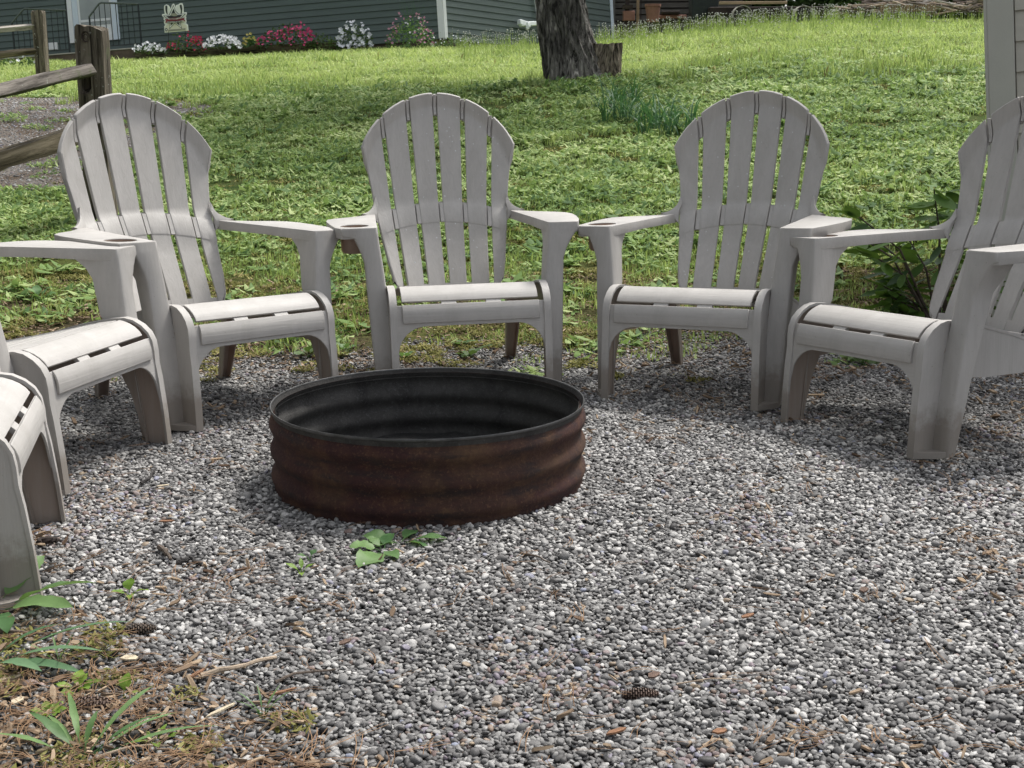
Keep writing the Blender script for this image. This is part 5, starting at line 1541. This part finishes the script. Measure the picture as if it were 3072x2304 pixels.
# dark hedge masses that close the view beyond the crest
def hedge(name, label, px, wpx, Y, h, seed, mat):
    c = at(px, 60, Y); c.z = float(ground_z(c.x, c.y)); rt = empty(name, c); tag(rt, label, 'bush'); r = random.Random(seed); w = wpx/2*Y/F_PX
    mb = MB()
    for q in range(5200):
        a = r.uniform(0, 6.28); e = math.asin(r.random()**1.3); rr = r.uniform(.25, 1.0)**.5*(1+.15*math.sin(a*5+seed)+.12*math.sin(e*7))
        p = Vector((w*rr*math.cos(a)*math.cos(e), w*.5*rr*math.sin(a)*math.cos(e), h*rr*math.sin(e)))
        e1 = Vector((r.gauss(0, 1), r.gauss(0, 1), r.gauss(0, .6))).normalized(); e2 = e1.orthogonal().normalized(); s_ = r.uniform(.12, .22)
        mb.add([p-e1*s_, p-e2*s_*.5, p+e1*s_, p+e2*s_*.5], [(0, 1, 2, 3)])
    mb.build('foliage', mat, rt, smooth=False)
    mb = MB(); mb.tube([(0, 0, -.1), (0.05, 0, h*.6)], [.09, .04], 8); mb.build('stem', M['twig'], rt)
hedge('hedge_bush', 'dark bush directly behind the tan railed trailer', 2320, 600, 31, 3.6, 1, M['treeleaf'])
hedge('hedge_bush', 'dark bush behind the larger branch heap', 2690, 600, 32, 3.8, 2, M['treeleaf'])
hedge('hedge_bush', 'dark bush beyond the smaller branch heap, next to the shed', 3060, 600, 31, 3.6, 3, M['treeleaf'])

# ------------------------------------------------------------------ twigs, cones and chips lying about
def twig(label, pts, rad, mat=None, cat='twig'):
    P_ = [hit_ground(*p)+Vector((0, 0, .020+.004*math.sin(i*2.1))) for i, p in enumerate(pts)]
    r = random.Random(int(pts[0][0])); Q = []
    for i in range(len(P_)-1):
        for k in range(4): Q.append(P_[i].lerp(P_[i+1], k/4)+Vector((r.uniform(-1, 1), r.uniform(-1, 1), r.uniform(-.5, .5)))*rad*.6)
    Q.append(P_[-1]); c = Q[0].copy()
    mb = MB(); n = len(Q); mb.tube([q-c for q in Q], [rad*(1-.45*i/n)*r.uniform(.85, 1.15) for i in range(n)], 7)
    o = mb.build('twig', mat or M['twig'], None); o.location = c; tag(o, label, cat)
twig('long dark twig lying across the mulch edge, left half of the photo', [(370, 2045), (480, 2030), (620, 2035)], .0042)
twig('pale bent stick right of the long dark twig, its tip pointing up right', [(600, 2060), (720, 2035), (830, 1998)], .0050, M['twig_pale'])
twig('thin dark twig running right from the pale bent stick', [(830, 2080), (880, 2060), (1010, 2035)], .0030)
twig('thick grey stick stub by the strap leaves at the left edge', [(82, 2040), (105, 2005), (122, 1972)], .0070)
twig('brown twig lying flat at the left edge above the strap leaves', [(-20, 1925), (70, 1932), (150, 1930)], .0038)
twig('short brown stick below the bright seedling cluster', [(178, 2125), (186, 2155), (197, 2185)], .0052)
twig('charred dark stick in the gravel below the nearest chair foot', [(535, 1712), (570, 1708), (608, 1714)], .0075, M['char'], 'stick')
twig('flat brown bark piece beside the nearest chair leg', [(118, 1652), (150, 1648), (178, 1645)], .0095, M['darkwood'], 'bark')
twig('curled bark piece in the gravel left of the ring weeds', [(480, 1668), (500, 1685), (512, 1700)], .0062, M['twig'], 'bark')
twig('thin twig crossing the gravel at lower right of the ring', [(1560, 1685), (1610, 1700), (1650, 1710)], .0028)
twig('dark forked twig near the shadow under the left chairs', [(425, 1470), (450, 1462), (468, 1425)], .0050, M['char'])
twig('pale thin stick on the gravel near the bottom centre', [(2110, 2275), (2140, 2262), (2165, 2250)], .0030, M['twig_pale'])
twig('dark charred branch at the bottom left, right of the herb plant', [(385, 2265), (420, 2240), (455, 2225)], .0090, M['char'], 'stick')
twig('slim bleached straw crossing the gravel at lower right', [(2030, 2085), (2130, 2075), (2230, 2066)], .0014, M['twig_pale'], 'straw')
twig('long pale grass stalk lying along the bottom left edge', [(290, 2310), (400, 2280), (520, 2266)], .0022, M['twig_pale'], 'straw')

def cone(label, px, py, az, L_=.075, R_=.016, mat=None):
    g = hit_ground(px, py); root = empty('pine_cone', g+Vector((0, 0, .011+R_*.35)), az); tag(root, label, 'pine cone')
    mb = MB(); n = 15
    mb.tube([(-L_/2, 0, 0), (0, 0, 0), (L_/2, 0, 0)], [R_*.45, R_*.7, R_*.3], 8); mb.build('core', mat or M['cone'], root)
    mb = MB()
    for i in range(n):
        u = i/(n-1); x = (u-.5)*L_; rr = R_*(math.sin(math.pi*(.14+.80*u))**.6)
        for k in range(9):
            a = 2*math.pi*(k+.5*(i % 2))/9; d = Vector((0, math.cos(a), math.sin(a))); t = Vector((0, -math.sin(a), math.cos(a))); b = Vector((x, 0, 0))+d*rr*.55; w = rr*.36
            tip = Vector((x+L_*.05, 0, 0))+d*rr*1.08
            mb.add([b-t*w, b+t*w, tip+t*w*.75, tip-t*w*.75, tip+d*.0012+Vector((-.002, 0, 0))-t*w*.7, tip+d*.0012+Vector((-.002, 0, 0))+t*w*.7], [(0, 1, 2, 3), (3, 2, 5, 4), (4, 5, 1, 0)])
    mb.build('scales', mat or M['cone'], root, smooth=False)
cone('dark ribbed pine cone in the mulch beneath the bright seedlings', 275, 2142, .15, .068, .013)
cone('charred looking pine cone half sunk in the gravel below the lime seedling', 415, 1912, .25, .060, .011, M['twig'])
cone('brown open pine cone in the gravel near the bottom centre', 1918, 2108, .05, .058, .010)

# pines outside the left edge: they keep the light from that side down
def pine(label, x, y, h, w, seed):
    z = float(ground_z(x, y)); rt = empty('pine_tree', (x, y, z)); tag(rt, label, 'tree', 'pines left of the gravel circle'); r = random.Random(seed)
    mb = MB(); mb.tube([(0, 0, -.2), (0, 0, h*.5), (0, 0, h)], [.22, .15, .03], 12); mb.build('trunk', M['bark'], rt)
    mb = MB()
    for q in range(2600):
        u = r.random()**.8; zz = h*(.10+.90*u); R_ = w*(1-u)**.8*math.sqrt(r.random())+.1; a = r.uniform(0, 6.28)
        p = Vector((R_*math.cos(a), R_*math.sin(a), zz-R_*.2)); d = Vector((math.cos(a), math.sin(a), -.25)).normalized(); t = Vector((-d.y, d.x, r.gauss(0, .3))).normalized(); s_ = r.uniform(.12, .24)
        mb.add([p-d*s_, p-t*s_*.6, p+d*s_, p+t*s_*.6], [(0, 1, 2, 3)])
    o = mb.build('crown', M['treeleaf'], rt, smooth=False); o['kind'] = 'stuff'
pine('first tall pine left of the gravel circle', -5.2, 1.2, 8.5, 2.2, 1)
pine('second tall pine left of the gravel circle, beside the fence', -6.0, 4.8, 9.0, 2.2, 2)
pine('third tall pine, behind and left of the viewer', -4.4, -2.6, 9.0, 2.4, 3)

# more growth and scraps in the mulchy corner
weed('rosette_weed', 'small green rosette low in the bottom left corner, right of the herb plant', 470, 2250, [(a, 25, .030, .012) for a in (10, 80, 150, 215, 290)], M['limeleaf'], cat='weed')
weed('grass_tuft', 'thin grassy tuft in the gravel right of the mulch', 790, 2175, [(a, 55, .045, .0035) for a in (20, 60, 110, 160, 200, 260, 320)], M['weedleaf'], cat='grass tuft')
weed('grass_tuft', 'fine grass tuft by the bright seedlings in the mulch', 180, 2020, [(a, 60, .05, .0035) for a in (10, 70, 120, 190, 240, 300)], M['weedleaf'], cat='grass tuft')
weed('seedling', 'lime seedling patch in the mulch above the herb plant', 150, 2170, [(a, 35, .024, .016) for a in (0, 60, 120, 190, 250, 310)], M['limeleaf'], cat='seedling')
weed('fallen_leaf', 'long yellow leaf lying at the left edge of the mulch', 40, 1995, [(8, 4, .075, .014)], M['yellowleaf'], cat='leaf')
weed('fallen_leaf', 'cream coloured curled leaf beside the herb plant', 140, 2240, [(15, 6, .055, .026)], M['pinkleaf'], cat='leaf')
weed('fallen_leaf', 'pale leaf lying below the thick grey stick stub', 20, 2078, [(0, 5, .05, .020)], M['pinkleaf'], cat='leaf')
def flake(label, px, py, az, L_, W, mat):
    g = hit_ground(px, py); mb = MB(); r = random.Random(int(px*3+py)); t = .0015
    pts = [(-1, -.5), (-.2, -1), (.7, -.8), (1, .1), (.4, .9), (-.6, .8)]
    pts = [(x*L_/2*r.uniform(.8, 1.1), y*W/2*r.uniform(.8, 1.1)) for x, y in pts]
    mb.prism([pts], lambda x, y: (x, y, t+.10*x), lambda x, y: (x, y, -t+.10*x))
    o = mb.build('wood_flake', mat, None, smooth=False); o.location = g+Vector((0, 0, .022)); o.rotation_euler = (r.uniform(-.2, .2), r.uniform(-.15, .15), az); tag(o, label, 'wood flake')
M['flake_o'] = simple('orange_bark_flake', (.24, .125, .070), .85, 0, .3, 60, .4, 90)
M['flake_c'] = simple('cream_wood_flake', (.55, .47, .34), .85, 0, .2, 60, .4, 90)
M['flake_b'] = simple('brown_bark_flake', (.13, .085, .065), .85, 0, .35, 60, .5, 90)
for px, py, az, L_, W, m, lab in [
    (590, 2058, .8, .034, .012, 'flake_o', 'orange bark flake standing between the two long twigs'),
    (850, 2112, .1, .050, .012, 'flake_o', 'long orange bark flake right of the mulch'),
    (665, 2168, .5, .055, .014, 'flake_c', 'long cream wood flake below the long dark twig'),
    (392, 2008, -.2, .038, .016, 'flake_c', 'cream wood flake above the long dark twig'),
    (30, 2070, .1, .045, .018, 'flake_c', 'pale wood flake at the left edge of the mulch'),
    (55, 2140, .6, .022, .018, 'flake_c', 'small white wood flake left of the dark pine cone'),
    (240, 1735, .2, .020, .012, 'flake_b', 'brown bark flake in the gravel right of the nearest chair foot'),
    (1035, 1960, .4, .026, .018, 'flake_b', 'brown bark flake in the gravel left of centre'),
    (1850, 2232, .1, .034, .014, 'flake_o', 'orange brown bark flake near the bottom centre'),
    (1960, 2060, .3, .026, .020, 'flake_b', 'purple brown bark flake above the open pine cone'),
    (2160, 2232, -.4, .024, .016, 'flake_o', 'rusty bark flake at lower right'),
    (2240, 1880, .5, .034, .016, 'flake_o', 'tan bark flake cluster piece right of centre'),
    (2590, 1800, .9, .022, .018, 'flake_b', 'dark red bark flake far right in the gravel'),
    (490, 1482, .1, .036, .008, 'flake_c', 'pale sliver of wood beside the shadow of the left chairs'),
    (500, 1590, .15, .036, .009, 'flake_o', 'orange sliver of wood in the gravel left of the ring')]:
    flake(lab, px, py, az, L_, W, M[m])
